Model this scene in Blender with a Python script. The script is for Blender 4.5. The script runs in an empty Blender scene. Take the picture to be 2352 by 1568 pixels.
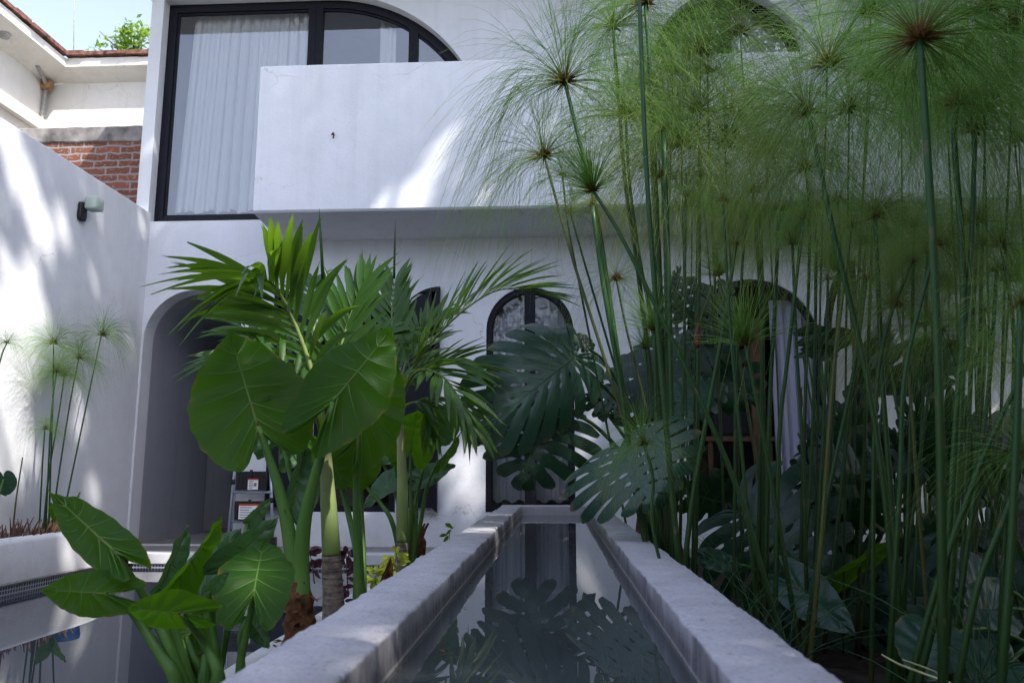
import bpy, math, random
from mathutils import Vector, Matrix, noise
from mathutils.geometry import tessellate_polygon
random.seed(7)
PI = math.pi
scene = bpy.context.scene
col = scene.collection

# ------------------------------------------------------------------ camera model
FPX = 1829.33
PITCH = math.atan(299 / FPX)
YAW = math.atan(101 * math.cos(PITCH) / FPX)
CZ = 0.73
FW = Vector((-math.sin(YAW) * math.cos(PITCH), math.cos(YAW) * math.cos(PITCH), math.sin(PITCH)))
RT = Vector((math.cos(YAW), math.sin(YAW), 0))
UP = Vector((math.sin(YAW) * math.sin(PITCH), -math.cos(YAW) * math.sin(PITCH), math.cos(PITCH)))
EYE = Vector((0, 0, CZ))


def ray(u, v):
    return FW + RT * ((u - 1176) / FPX) - UP * ((v - 784) / FPX)


def V(u, v, y):
    r = ray(u, v)
    return EYE + r * (y / r.y)


def VX(u, v, x):
    r = ray(u, v)
    return EYE + r * (x / r.x)


def VZ(u, v, z):
    r = ray(u, v)
    return EYE + r * ((z - CZ) / r.z)


K = 0.33591


def c1(u, v): return (u * K, v * K)
def c2(u, v): return (784 + u * K, v * K)
def c3(u, v): return (1568 + u * K, v * K)
def c4(u, v): return (u * K, 526.75 + v * K)
def c5(u, v): return (784 + u * K, 526.75 + v * K)
def c6(u, v): return (1568 + u * K, 526.75 + v * K)
def c7(u, v): return (u * K, 1041.25 + v * K)
def c8(u, v): return (784 + u * K, 1041.25 + v * K)
def c9(u, v): return (1568 + u * K, 1041.25 + v * K)


def zz(ox, oy):
    return lambda u, v: ((ox + u * .38265) * .6125, (oy + v * .38265) * .6125)


z1 = zz(800, 1000)
z2 = zz(850, 1500)
z3 = zz(2100, 1000)
z4 = zz(2100, 1500)
z5 = zz(2940, 900)
z6 = zz(2940, 1400)

# ------------------------------------------------------------------ mesh helpers


class MB:
    def __init__(self):
        self.v = []; self.f = []; self.m = []; self.a = []

    def vert(self, p, a=0.0):
        self.v.append(Vector(p)); self.a.append(a)
        return len(self.v) - 1

    def face(self, idx, m=0):
        self.f.append(tuple(idx)); self.m.append(m)

    def grid(self, rows, m=0, a=None, closed=False):
        n0 = len(self.v)
        nr, nc = len(rows), len(rows[0])
        for i, r in enumerate(rows):
            for j, p in enumerate(r):
                self.vert(p, a[i][j] if a else 0.0)
        for i in range(nr - 1):
            for j in range(nc if closed else nc - 1):
                k = (j + 1) % nc
                self.face((n0 + i * nc + j, n0 + i * nc + k, n0 + (i + 1) * nc + k, n0 + (i + 1) * nc + j), m)

    def tube(self, pts, radii, n=8, m=0, cap=True, a=None):
        pts = [Vector(p) for p in pts]
        if not hasattr(radii, '__len__'):
            radii = [radii] * len(pts)
        t0 = (pts[1] - pts[0]).normalized()
        ref = Vector((0, 0, 1)) if abs(t0.z) < .9 else Vector((1, 0, 0))
        x = t0.cross(ref).normalized()
        rows = []; aa = []
        for i, p in enumerate(pts):
            t = (pts[min(i + 1, len(pts) - 1)] - pts[max(i - 1, 0)]).normalized()
            x = (x - t * x.dot(t)).normalized()
            y = t.cross(x)
            rows.append([p + (x * math.cos(2 * PI * k / n) + y * math.sin(2 * PI * k / n)) * radii[i] for k in range(n)])
            aa.append([a[i] if a else i / (len(pts) - 1)] * n)
        n0 = len(self.v)
        self.grid(rows, m, aa, True)
        if cap:
            self.face([n0 + k for k in range(n)][::-1], m)
            e = n0 + (len(pts) - 1) * n
            self.face([e + k for k in range(n)], m)

    def box(self, a, b, m=0):
        (x0, y0, z0), (x1, y1, z1_) = a, b
        n = len(self.v)
        for z in (z0, z1_):
            for x, y in ((x0, y0), (x1, y0), (x1, y1), (x0, y1)):
                self.vert((x, y, z))
        for q in ((0, 3, 2, 1), (4, 5, 6, 7), (0, 1, 5, 4), (1, 2, 6, 5), (2, 3, 7, 6), (3, 0, 4, 7)):
            self.face([n + i for i in q], m)

    def plate(self, outer, holes, y0, y1, m=0, mp=None):
        """flat polygon with holes in x/z, extruded from y0 to y1; mp remaps (x,y,z)"""
        mp = mp or (lambda x, y, z: (x, y, z))
        loops = [outer] + list(holes)
        tris = tessellate_polygon([[Vector((p[0], p[1], 0)) for p in l] for l in loops])
        flat = [p for l in loops for p in l]
        n = len(self.v)
        for y in (y0, y1):
            for p in flat:
                self.vert(mp(p[0], y, p[1]))
        N = len(flat)
        for t in tris:
            self.face([n + i for i in t], m)
            self.face([n + N + i for i in t][::-1], m)
        o = 0
        for l in loops:
            L = len(l)
            for i in range(L):
                j = (i + 1) % L
                self.face((n + o + i, n + o + j, n + N + o + j, n + N + o + i), m)
            o += L


ORIG = {}


def make(name, mb, mats, parent=None, smooth=True, org=None, fixn=False):
    me = bpy.data.meshes.new(name)
    if parent is not None:
        o0 = ORIG[parent.name]
    elif org is not None:
        o0 = Vector(org)
    else:
        xs = [p.x for p in mb.v]; ys = [p.y for p in mb.v]; zs = [p.z for p in mb.v]
        o0 = Vector(((min(xs) + max(xs)) / 2, (min(ys) + max(ys)) / 2, min(zs)))
    me.from_pydata([p - o0 for p in mb.v], [], mb.f)
    if not isinstance(mats, (list, tuple)):
        mats = [mats]
    for m in mats:
        me.materials.append(m)
    me.polygons.foreach_set('material_index', mb.m)
    if any(mb.a):
        at = me.attributes.new('t', 'FLOAT', 'POINT')
        at.data.foreach_set('value', mb.a)
    if fixn:
        import bmesh
        bm = bmesh.new(); bm.from_mesh(me)
        bmesh.ops.recalc_face_normals(bm, faces=bm.faces); bm.to_mesh(me); bm.free()
    if smooth:
        me.polygons.foreach_set('use_smooth', [True] * len(me.polygons))
    me.update()
    o = bpy.data.objects.new(name, me)
    col.objects.link(o)
    if parent is None:
        o.location = o0
    else:
        o.parent = parent
    ORIG[o.name] = o0
    return o


def thing(name, loc, label, cat, group=None):
    o = bpy.data.objects.new(name, None)
    o.empty_display_size = .1
    col.objects.link(o)
    o.location = loc
    ORIG[o.name] = Vector(loc)
    return tag(o, label, cat, group)


def tag(o, label, cat, group=None):
    o['label'] = label; o['category'] = cat
    if group:
        o['group'] = group
    return o


def struct(name, mb, mats, **k):
    o = make(name, mb, mats, **k)
    o['kind'] = 'structure'
    return o


def bez(pts, n):
    """Catmull-Rom through points"""
    pts = [Vector(p) for p in pts]
    if len(pts) == 2:
        return [pts[0].lerp(pts[1], i / n) for i in range(n + 1)]
    P = [pts[0] * 2 - pts[1]] + pts + [pts[-1] * 2 - pts[-2]]
    out = []
    S = len(pts) - 1
    for i in range(n + 1):
        x = i / n * S
        k = min(int(x), S - 1); t = x - k
        a, b, c, d = P[k:k + 4]
        out.append(.5 * (2 * b + (c - a) * t + (2 * a - 5 * b + 4 * c - d) * t * t + (3 * b - a - 3 * c + d) * t ** 3))
    return out


def lerp(a, b, t): return a + (b - a) * t
def sm(a, b, x):
    t = max(0, min(1, (x - a) / (b - a)))
    return t * t * (3 - 2 * t)


# ------------------------------------------------------------------ materials
class NT:
    def __init__(self, name):
        self.mat = bpy.data.materials.new(name)
        self.mat.use_nodes = True
        self.t = self.mat.node_tree
        self.t.nodes.clear()
        self.out = self.n('ShaderNodeOutputMaterial')

    def n(self, typ, **k):
        nd = self.t.nodes.new(typ)
        for a, b in k.items():
            setattr(nd, a, b)
        return nd

    def l(self, a, b):
        self.t.links.new(a, b)

    def set(self, nd, **k):
        for a, b in k.items():
            nd.inputs[a.replace('_', ' ')].default_value = b
        return nd

    def coords(self, kind='pos', scale=(1, 1, 1)):
        if kind == 'pos':
            src = self.n('ShaderNodeNewGeometry').outputs['Position']
        else:
            src = self.n('ShaderNodeTexCoord').outputs['Object']
        mp = self.n('ShaderNodeMapping')
        mp.inputs['Scale'].default_value = scale
        self.l(src, mp.inputs['Vector'])
        return mp.outputs['Vector']

    def noise(self, vec, scale, detail=4, rough=.55, dist=0):
        nd = self.n('ShaderNodeTexNoise')
        nd.inputs['Scale'].default_value = scale
        nd.inputs['Detail'].default_value = detail
        nd.inputs['Roughness'].default_value = rough
        nd.inputs['Distortion'].default_value = dist
        if vec is not None:
            self.l(vec, nd.inputs['Vector'])
        return nd.outputs['Fac']

    def ramp(self, fac, stops):
        r = self.n('ShaderNodeValToRGB')
        e = r.color_ramp.elements
        while len(e) < len(stops):
            e.new(.5)
        for i, (p, c) in enumerate(stops):
            e[i].position = p
            e[i].color = (c[0], c[1], c[2], 1) if hasattr(c, '__len__') else (c, c, c, 1)
        self.l(fac, r.inputs['Fac'])
        return r.outputs['Color']

    def mix(self, fac, a, b, mode='MIX'):
        m = self.n('ShaderNodeMix', data_type='RGBA', blend_type=mode)
        for sock, val in ((m.inputs[0], fac), (m.inputs[6], a), (m.inputs[7], b)):
            if isinstance(val, (int, float)):
                sock.default_value = val
            elif isinstance(val, tuple):
                sock.default_value = (val[0], val[1], val[2], 1)
            else:
                self.l(val, sock)
        return m.outputs[2]

    def math(self, op, a, b=0.0):
        m = self.n('ShaderNodeMath', operation=op)
        for i, x in enumerate((a, b)):
            if isinstance(x, (int, float)):
                m.inputs[i].default_value = x
            else:
                self.l(x, m.inputs[i])
        return m.outputs[0]

    def bump(self, h, strength=.3, dist=.01):
        b = self.n('ShaderNodeBump')
        b.inputs['Strength'].default_value = strength
        b.inputs['Distance'].default_value = dist
        self.l(h, b.inputs['Height'])
        return b.outputs['Normal']

    def pbr(self, color, rough=.6, normal=None, spec=.5, metal=0.0, ior=1.45):
        p = self.n('ShaderNodeBsdfPrincipled')
        for sock, val in ((p.inputs['Base Color'], color), (p.inputs['Roughness'], rough)):
            if isinstance(val, tuple):
                sock.default_value = (val[0], val[1], val[2], 1)
            elif isinstance(val, (int, float)):
                sock.default_value = val
            else:
                self.l(val, sock)
        p.inputs['Specular IOR Level'].default_value = spec
        p.inputs['Metallic'].default_value = metal
        p.inputs['IOR'].default_value = ior
        if normal is not None:
            self.l(normal, p.inputs['Normal'])
        return p.outputs[0]

    def done(self, sh):
        self.l(sh, self.out.inputs['Surface'])
        return self.mat


def m_plain(name, c, rough=.5, spec=.5, metal=0, nz=0.0, scale=20, bump=0.0):
    t = NT(name)
    v = t.coords()
    color = c
    nrm = None
    if nz:
        f = t.noise(v, scale, 5)
        color = t.ramp(f, [(.3, tuple(x * (1 - nz) for x in c)), (.7, tuple(min(1, x * (1 + nz)) for x in c))])
        if bump:
            nrm = t.bump(f, bump, .01)
    return t.done(t.pbr(color, rough, nrm, spec, metal))


def m_plaster(name, c=(.755, .768, .815), stain=.17, bump=.22):
    t = NT(name)
    v = t.coords()
    f1 = t.noise(v, .9, 5, .6)
    f2 = t.noise(v, 6, 5, .65)
    f3 = t.noise(v, 45, 4, .6)
    vs = t.coords('pos', (3.2, 3.2, .22))
    f4 = t.noise(vs, 2.2, 5, .6)
    base = t.ramp(f1, [(.3, tuple(x * (1 - stain) for x in c)), (.65, c)])
    base = t.mix(.35, base, t.ramp(f2, [(.35, tuple(x * .9 for x in c)), (.6, c)]))
    base = t.mix(.5, base, t.ramp(f4, [(.30, (.86, .86, .85)), (.52, (1, 1, 1))]), 'MULTIPLY')
    g = t.n('ShaderNodeNewGeometry')
    sp = t.n('ShaderNodeSeparateXYZ'); t.l(g.outputs['Position'], sp.inputs[0])
    mr = t.n('ShaderNodeMapRange'); t.l(sp.outputs['Z'], mr.inputs['Value'])
    mr.inputs['From Min'].default_value = .30; mr.inputs['From Max'].default_value = -.02
    base = t.mix(t.math('MULTIPLY', t.math('MULTIPLY', mr.outputs['Result'], t.ramp(f2, [(.35, 0), (.65, 1)])), .45), base, (.42, .38, .33))
    vo = t.n('ShaderNodeTexVoronoi', feature='DISTANCE_TO_EDGE'); vo.inputs['Scale'].default_value = .75
    wv = t.n('ShaderNodeVectorMath', operation='ADD'); t.l(v, wv.inputs[0])
    nz = t.n('ShaderNodeTexNoise'); nz.inputs['Scale'].default_value = 3.5; nz.inputs['Detail'].default_value = 6; t.l(v, nz.inputs['Vector'])
    sc = t.n('ShaderNodeVectorMath', operation='SCALE'); t.l(nz.outputs['Color'], sc.inputs[0]); sc.inputs['Scale'].default_value = .6
    t.l(sc.outputs[0], wv.inputs[1]); t.l(wv.outputs[0], vo.inputs['Vector'])
    cr = t.math('MULTIPLY', t.math('LESS_THAN', vo.outputs['Distance'], .0035), t.ramp(f1, [(.52, 0), (.6, .45)]))
    base = t.mix(cr, base, (.38, .37, .36))
    h = t.math('ADD', t.math('MULTIPLY', f2, .8), t.math('MULTIPLY', f3, .25))
    return t.done(t.pbr(base, .75, t.bump(h, bump, .03), .25))


def m_leaf(name, c, c2, trans=.35, tc=(.30, .48, .03), rough=.38, spec=.45, nscale=9, bumpn=60):
    t = NT(name)
    v = t.coords('obj')
    f = t.noise(v, nscale, 4)
    f2 = t.noise(v, nscale * 6, 4)
    oi = t.n('ShaderNodeObjectInfo')
    colr = t.mix(f, c, c2)
    colr = t.mix(t.math('MULTIPLY', oi.outputs['Random'], .55), colr, tuple(x * .62 for x in c))
    colr = t.mix(t.math('MULTIPLY', t.math('GREATER_THAN', f2, .70), .35), colr, (c2[0] * 1.6 + .03, c2[1] * 1.25, c2[2] * .7))
    at = t.n('ShaderNodeAttribute', attribute_name='t')
    f3 = t.noise(v, nscale * 2.2, 5, .65)
    colr = t.mix(t.ramp(at.outputs['Fac'], [(.0, .35), (.5, .0)]), colr, (c2[0] * 1.5, c2[1] * 1.25, c2[2] * 1.2))
    wear = t.math('MULTIPLY', t.ramp(at.outputs['Fac'], [(.90, 0), (.985, 1)]), t.ramp(f3, [(.50, 0), (.60, 1)]))
    colr = t.mix(t.math('MULTIPLY', wear, .85), colr, (.20, .13, .04))
    spots = t.math('MULTIPLY', t.math('GREATER_THAN', t.noise(v, nscale * 9, 2), .735), .7)
    colr = t.mix(spots, colr, (.17, .14, .05))
    nrm = t.bump(t.math('ADD', t.noise(v, bumpn, 3), t.math('MULTIPLY', f3, 1.5)), .16, .006)
    p = t.pbr(colr, t.math('ADD', t.math('MULTIPLY', f3, .22), rough - .1), nrm, spec)
    tr = t.n('ShaderNodeBsdfTranslucent')
    t.l(t.mix(f, tc, tuple(x * .72 for x in tc)), tr.inputs['Color'])
    ms = t.n('ShaderNodeMixShader')
    ms.inputs[0].default_value = trans
    t.l(p, ms.inputs[1]); t.l(tr.outputs[0], ms.inputs[2])
    return t.done(ms.outputs[0])


def m_attr(name, stops, rough=.5, trans=0.0, tc=(.3, .45, .05), streak=0):
    t = NT(name)
    at = t.n('ShaderNodeAttribute', attribute_name='t')
    oi = t.n('ShaderNodeObjectInfo')
    c = t.ramp(at.outputs['Fac'], stops)
    v = t.coords('obj', (1, 1, .12))
    f = t.noise(v, 60 if streak else 8, 3)
    c = t.mix(t.math('MULTIPLY', f, .5), c, t.mix(1.0, c, (.55, .6, .5), 'MULTIPLY'))
    c = t.mix(t.math('MULTIPLY', oi.outputs['Random'], .35), c, t.mix(1.0, c, (1.15, 1.15, .85), 'MULTIPLY'))
    if streak:
        c = t.mix(t.math('MULTIPLY', t.math('GREATER_THAN', oi.outputs['Random'], .95), .45), c, (.15, .13, .04))
        c = t.mix(t.math('MULTIPLY', t.math('GREATER_THAN', t.noise(t.coords('obj', (1, 1, .5)), 26, 4), .66), .5), c, (.14, .11, .05))
    sh = t.pbr(c, rough, None, .35)
    if trans:
        tr = t.n('ShaderNodeBsdfTranslucent')
        t.l(t.mix(.55, c, tc), tr.inputs['Color'])
        ms = t.n('ShaderNodeMixShader'); ms.inputs[0].default_value = trans
        t.l(sh, ms.inputs[1]); t.l(tr.outputs[0], ms.inputs[2])
        sh = ms.outputs[0]
    return t.done(sh)


def m_concrete():
    t = NT('trough_concrete')
    v = t.coords()
    f1 = t.noise(v, 1.6, 6, .6)
    f2 = t.noise(v, 9, 6, .6)
    f3 = t.noise(t.coords('pos', (26, 26, 1.4)), 1.6, 5, .6)
    f4 = t.noise(v, 95, 6, .75)
    base = t.ramp(f1, [(.3, (.40, .395, .43)), (.7, (.49, .485, .52))])
    base = t.mix(.45, base, t.ramp(f2, [(.3, (.36, .35, .39)), (.6, (.55, .54, .59))]))
    base = t.mix(1.0, base, t.ramp(f4, [(.32, (.60, .59, .61)), (.46, (.95, .95, .95)), (.62, (1.06, 1.06, 1.06))]), 'MULTIPLY')
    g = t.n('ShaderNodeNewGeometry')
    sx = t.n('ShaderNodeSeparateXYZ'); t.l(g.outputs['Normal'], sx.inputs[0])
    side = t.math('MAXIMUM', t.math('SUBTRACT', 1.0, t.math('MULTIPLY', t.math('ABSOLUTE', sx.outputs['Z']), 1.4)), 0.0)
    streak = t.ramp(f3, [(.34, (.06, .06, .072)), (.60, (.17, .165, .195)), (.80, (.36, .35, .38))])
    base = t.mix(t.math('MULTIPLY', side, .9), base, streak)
    sp = t.n('ShaderNodeSeparateXYZ'); t.l(g.outputs['Position'], sp.inputs[0])
    # lime line just above the water
    band = t.math('MULTIPLY', t.math('LESS_THAN', t.math('ABSOLUTE', t.math('SUBTRACT', t.math('ADD', sp.outputs['Z'], t.math('MULTIPLY', f4, .006)), .3615)), .0032), side)
    base = t.mix(t.math('MULTIPLY', band, .6), base, (.50, .49, .48))
    moss = t.math('MULTIPLY', t.math('MULTIPLY', t.math('GREATER_THAN', sp.outputs['X'], .2), t.ramp(f2, [(.42, 0), (.6, 1)])), .55)
    yg = t.n('ShaderNodeMapRange'); yg.inputs['From Min'].default_value = 2.6; yg.inputs['From Max'].default_value = 4.4
    t.l(sp.outputs['Y'], yg.inputs['Value'])
    base = t.mix(t.math('MULTIPLY', moss, yg.outputs['Result']), base, (.20, .21, .10))
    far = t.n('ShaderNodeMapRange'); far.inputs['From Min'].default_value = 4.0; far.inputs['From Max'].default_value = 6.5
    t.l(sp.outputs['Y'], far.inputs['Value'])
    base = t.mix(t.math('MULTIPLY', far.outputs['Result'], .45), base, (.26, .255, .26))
    pits = t.ramp(t.noise(v, 55, 3, .6), [(.30, 0), (.37, 1)])
    base = t.mix(t.math('MULTIPLY', t.math('SUBTRACT', 1.0, pits), .55), base, (.17, .16, .17))
    h = t.math('ADD', t.math('MULTIPLY', pits, .6), t.math('ADD', t.math('MULTIPLY', f2, .8), t.math('MULTIPLY', f4, .5)))
    return t.done(t.pbr(base, .88, t.bump(h, .38, .006), .15))


def m_water(name, c, bump, scale, rough=.006):
    t = NT(name)
    v = t.coords('pos', (1, .6, 1))
    f = t.noise(v, scale, 2, .5)
    murk = t.noise(t.coords(), 3.5, 5, .6)
    cc = t.mix(murk, c, tuple(x * .45 for x in c))
    return t.done(t.pbr(cc, rough, t.bump(f, bump, .01), .5, 0, 1.46))


def m_glass(name='window_glass', k=3.4):
    t = NT(name)
    fr = t.n('ShaderNodeFresnel'); fr.inputs['IOR'].default_value = 1.62
    v = t.coords()
    nrm = t.bump(t.noise(v, 1.3, 2), .02, .02)
    gl = t.n('ShaderNodeBsdfGlossy'); gl.inputs['Roughness'].default_value = .003
    t.l(nrm, gl.inputs['Normal'])
    tr = t.n('ShaderNodeBsdfTransparent'); tr.inputs['Color'].default_value = (.95, .97, .97, 1)
    ms = t.n('ShaderNodeMixShader')
    fac = t.math('MINIMUM', t.math('MULTIPLY', fr.outputs[0], k), 1.0)
    t.l(fac, ms.inputs[0]); t.l(tr.outputs[0], ms.inputs[1]); t.l(gl.outputs[0], ms.inputs[2])
    return t.done(ms.outputs[0])


def m_curtain(name='sheer_curtain', c=(.80, .80, .84), tr_=.30, sheer=.12):
    t = NT(name)
    v = t.coords('pos', (6, 6, .3))
    f = t.noise(v, 4, 4)
    cc = t.mix(f, c, tuple(x * .86 for x in c))
    d = t.n('ShaderNodeBsdfDiffuse'); t.l(cc, d.inputs['Color'])
    tl = t.n('ShaderNodeBsdfTranslucent'); t.l(cc, tl.inputs['Color'])
    tp = t.n('ShaderNodeBsdfTransparent')
    a = t.n('ShaderNodeMixShader'); a.inputs[0].default_value = tr_
    t.l(d.outputs[0], a.inputs[1]); t.l(tl.outputs[0], a.inputs[2])
    b = t.n('ShaderNodeMixShader'); b.inputs[0].default_value = sheer
    t.l(a.outputs[0], b.inputs[1]); t.l(tp.outputs[0], b.inputs[2])
    return t.done(b.outputs[0])


def m_brick():
    t = NT('old_brick')
    g = t.n('ShaderNodeNewGeometry')
    sp = t.n('ShaderNodeSeparateXYZ'); t.l(g.outputs['Position'], sp.inputs[0])
    cb = t.n('ShaderNodeCombineXYZ'); t.l(sp.outputs['X'], cb.inputs[0]); t.l(sp.outputs['Z'], cb.inputs[1])
    nz = t.n('ShaderNodeTexNoise'); nz.inputs['Scale'].default_value = 7; nz.inputs['Detail'].default_value = 4
    t.l(g.outputs['Position'], nz.inputs['Vector'])
    sub = t.n('ShaderNodeVectorMath', operation='SUBTRACT'); t.l(nz.outputs['Color'], sub.inputs[0]); sub.inputs[1].default_value = (.5, .5, .5)
    sc = t.n('ShaderNodeVectorMath', operation='SCALE'); t.l(sub.outputs[0], sc.inputs[0]); sc.inputs['Scale'].default_value = .06
    ad = t.n('ShaderNodeVectorMath', operation='ADD'); t.l(cb.outputs[0], ad.inputs[0]); t.l(sc.outputs[0], ad.inputs[1])
    b = t.n('ShaderNodeTexBrick')
    b.inputs['Scale'].default_value = 1
    b.inputs['Brick Width'].default_value = .33; b.inputs['Row Height'].default_value = .098
    b.inputs['Mortar Size'].default_value = .016; b.inputs['Mortar Smooth'].default_value = .4
    b.inputs['Color1'].default_value = (.27, .105, .07, 1); b.inputs['Color2'].default_value = (.17, .07, .05, 1)
    b.inputs['Mortar'].default_value = (.30, .28, .28, 1)
    t.l(ad.outputs[0], b.inputs['Vector'])
    f = t.noise(g.outputs['Position'], 22, 6, .7)
    c = t.mix(t.math('MULTIPLY', t.math('GREATER_THAN', f, .57), .6), b.outputs['Color'], (.34, .29, .28))
    c = t.mix(t.math('MULTIPLY', t.noise(g.outputs['Position'], 3, 5), .6), c, t.mix(1.0, c, (.6, .6, .62), 'MULTIPLY'))
    h = t.math('ADD', t.math('MULTIPLY', t.math('SUBTRACT', 1.0, b.outputs['Fac']), 1.0), t.math('MULTIPLY', f, .5))
    return t.done(t.pbr(c, .9, t.bump(h, .8, .02), .1))


def m_mosaic():
    t = NT('mosaic_tile')
    g = t.n('ShaderNodeNewGeometry')
    sp = t.n('ShaderNodeSeparateXYZ'); t.l(g.outputs['Position'], sp.inputs[0])
    cb = t.n('ShaderNodeCombineXYZ')
    t.l(t.math('ADD', sp.outputs['X'], sp.outputs['Y']), cb.inputs[0]); t.l(sp.outputs['Z'], cb.inputs[1])
    b = t.n('ShaderNodeTexBrick'); b.offset = 0
    b.inputs['Scale'].default_value = 1
    b.inputs['Brick Width'].default_value = .028; b.inputs['Row Height'].default_value = .028
    b.inputs['Mortar Size'].default_value = .0035
    b.inputs['Color1'].default_value = (.02, .022, .045, 1); b.inputs['Color2'].default_value = (.06, .065, .11, 1)
    b.inputs['Mortar'].default_value = (.42, .42, .46, 1)
    t.l(cb.outputs[0], b.inputs['Vector'])
    return t.done(t.pbr(b.outputs['Color'], .2, None, .5))


def m_paving():
    t = NT('terrace_stone')
    v = t.coords()
    f = t.noise(v, 3, 6, .65)
    f2 = t.noise(v, 40, 4, .6)
    c = t.ramp(f, [(.3, (.19, .185, .19)), (.7, (.33, .325, .33))])
    b = t.n('ShaderNodeTexBrick'); b.offset = .5
    b.inputs['Scale'].default_value = 1; b.inputs['Brick Width'].default_value = .9; b.inputs['Row Height'].default_value = .6
    b.inputs['Mortar Size'].default_value = .008
    b.inputs['Color1'].default_value = (1, 1, 1, 1); b.inputs['Color2'].default_value = (.85, .85, .86, 1); b.inputs['Mortar'].default_value = (.35, .35, .35, 1)
    t.l(v, b.inputs['Vector'])
    c = t.mix(1.0, c, b.outputs['Color'], 'MULTIPLY')
    return t.done(t.pbr(c, .7, t.bump(f2, .2, .01), .3))


def m_trunk():
    t = NT('palm_trunk_grey')
    v = t.coords('obj', (1, 1, 1))
    f = t.noise(t.coords('obj', (3, 3, 30)), 3, 4)
    f2 = t.noise(v, 30, 5)
    c = t.ramp(f, [(.35, (.10, .075, .06)), (.6, (.26, .22, .19))])
    c = t.mix(.4, c, t.ramp(f2, [(.4, (.08, .06, .05)), (.6, (.3, .27, .23))]))
    return t.done(t.pbr(c, .85, t.bump(f, .8, .01), .2))


M = {}
M['plaster'] = m_plaster('white_plaster')
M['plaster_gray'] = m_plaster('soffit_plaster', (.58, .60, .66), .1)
M['plaster_old'] = m_plaster('old_cream_plaster', (.74, .72, .68), .22, .4)
M['black'] = m_plain('black_steel', (.010, .010, .016), .5, .18, 0, .3, 30)
M['black_matt'] = m_plain('black_plastic', (.015, .015, .016), .5, .4)
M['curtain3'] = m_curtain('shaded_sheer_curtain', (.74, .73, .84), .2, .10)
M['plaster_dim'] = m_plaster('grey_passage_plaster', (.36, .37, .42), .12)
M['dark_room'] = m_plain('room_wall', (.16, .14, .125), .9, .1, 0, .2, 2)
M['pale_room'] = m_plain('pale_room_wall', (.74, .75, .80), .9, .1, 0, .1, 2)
M['glass'] = m_glass()
M['glass_low'] = m_glass('lower_window_glass', 1.0)
M['curtain'] = m_curtain('sheer_curtain', (.90, .90, .93), .10, .04)
M['curtain2'] = m_curtain('lilac_curtain', (.66, .64, .78), .25, .06)
M['brick'] = m_brick()
M['beam'] = m_plain('stained_concrete', (.20, .19, .19), .9, .1, 0, .55, 5, .6)
M['rooftile'] = m_plain('clay_tile', (.17, .085, .065), .9, .1, 0, .7, 9, .5)
M['concrete'] = m_concrete()
M['troughwater'] = m_water('trough_water_surface', (.070, .082, .090), .03, 7)
M['poolwater'] = m_water('pool_water_surface', (.045, .055, .075), .016, 3)
M['mosaic'] = m_mosaic()
M['paving'] = m_paving()
M['soil'] = m_plain('dark_soil', (.045, .035, .028), .95, .1, 0, .5, 12, .8)
M['ground'] = m_plain('garden_ground', (.05, .062, .03), .95, .1, 0, .4, 3, .4)
M['alo'] = m_leaf('alocasia_leaf', (.024, .088, .007), (.040, .122, .010), .53, (.20, .48, .012), .46, .3)
M['alo_cool'] = m_leaf('alocasia_leaf_cool', (.045, .115, .06), (.065, .15, .075), .3, (.16, .38, .06), .30)
M['alo_vein'] = m_leaf('alocasia_vein', (.12, .26, .05), (.15, .30, .06), .32, (.36, .60, .07))
M['petiole'] = m_leaf('alocasia_petiole', (.075, .19, .035), (.11, .25, .05), .12, (.2, .4, .05), .4)
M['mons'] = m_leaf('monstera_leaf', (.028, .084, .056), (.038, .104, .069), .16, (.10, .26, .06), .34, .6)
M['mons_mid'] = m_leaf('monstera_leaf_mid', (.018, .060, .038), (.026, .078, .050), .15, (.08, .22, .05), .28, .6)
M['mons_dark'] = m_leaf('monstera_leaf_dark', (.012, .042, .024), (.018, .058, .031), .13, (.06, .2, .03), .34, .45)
M['mons_vein'] = m_leaf('monstera_vein', (.06, .17, .07), (.08, .2, .09), .1, (.1, .3, .06))
M['palm'] = m_leaf('palm_leaflet', (.019, .066, .013), (.036, .105, .018), .37, (.23, .44, .02), .34, .5, 5)
M['palm_rachis'] = m_leaf('palm_rachis', (.13, .20, .05), (.2, .27, .08), .1)
M['crownshaft'] = m_attr('palm_crownshaft', [(0, (.16, .24, .07)), (.35, (.27, .36, .13)), (.75, (.33, .36, .18)), (1, (.20, .14, .09))], .45, 0, streak=1)
M['trunk'] = m_trunk()
M['husk'] = m_plain('dry_brown_husk', (.13, .062, .032), .85, .2, 0, .6, 30, .9)
M['ray'] = m_attr('papyrus_ray', [(0, (.26, .13, .03)), (.14, (.18, .18, .035)), (.26, (.26, .45, .11)), (.7, (.27, .47, .12)), (1, (.36, .48, .12))], .5, .42, (.5, .82, .2))
M['ray_dry'] = m_attr('papyrus_ray_yellowing', [(0, (.26, .12, .03)), (.2, (.22, .33, .08)), (.6, (.25, .42, .10)), (1, (.42, .42, .10))], .5, .42, (.4, .45, .06))
M['bract'] = m_plain('papyrus_bract', (.15, .07, .025), .6, .3, 0, .4, 40)
M['culm'] = m_attr('papyrus_culm', [(0, (.11, .065, .03)), (.05, (.06, .065, .02)), (.14, (.024, .056, .013)), (.45, (.029, .084, .021)), (1, (.032, .100, .035))], .38, .08, streak=1)  # brown sheath at the base; lower green darkened to paint the stand's shade
M['bud'] = m_plain('papyrus_bud', (.14, .05, .035), .5, .3, 0, .5, 40)
M['straw'] = m_plain('dry_straw', (.32, .20, .10), .8, .2, 0, .5, 20)
M['pale_stalk'] = m_plain('pale_dry_stalk', (.50, .50, .24), .7, .2, 0, .3, 30)
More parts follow.
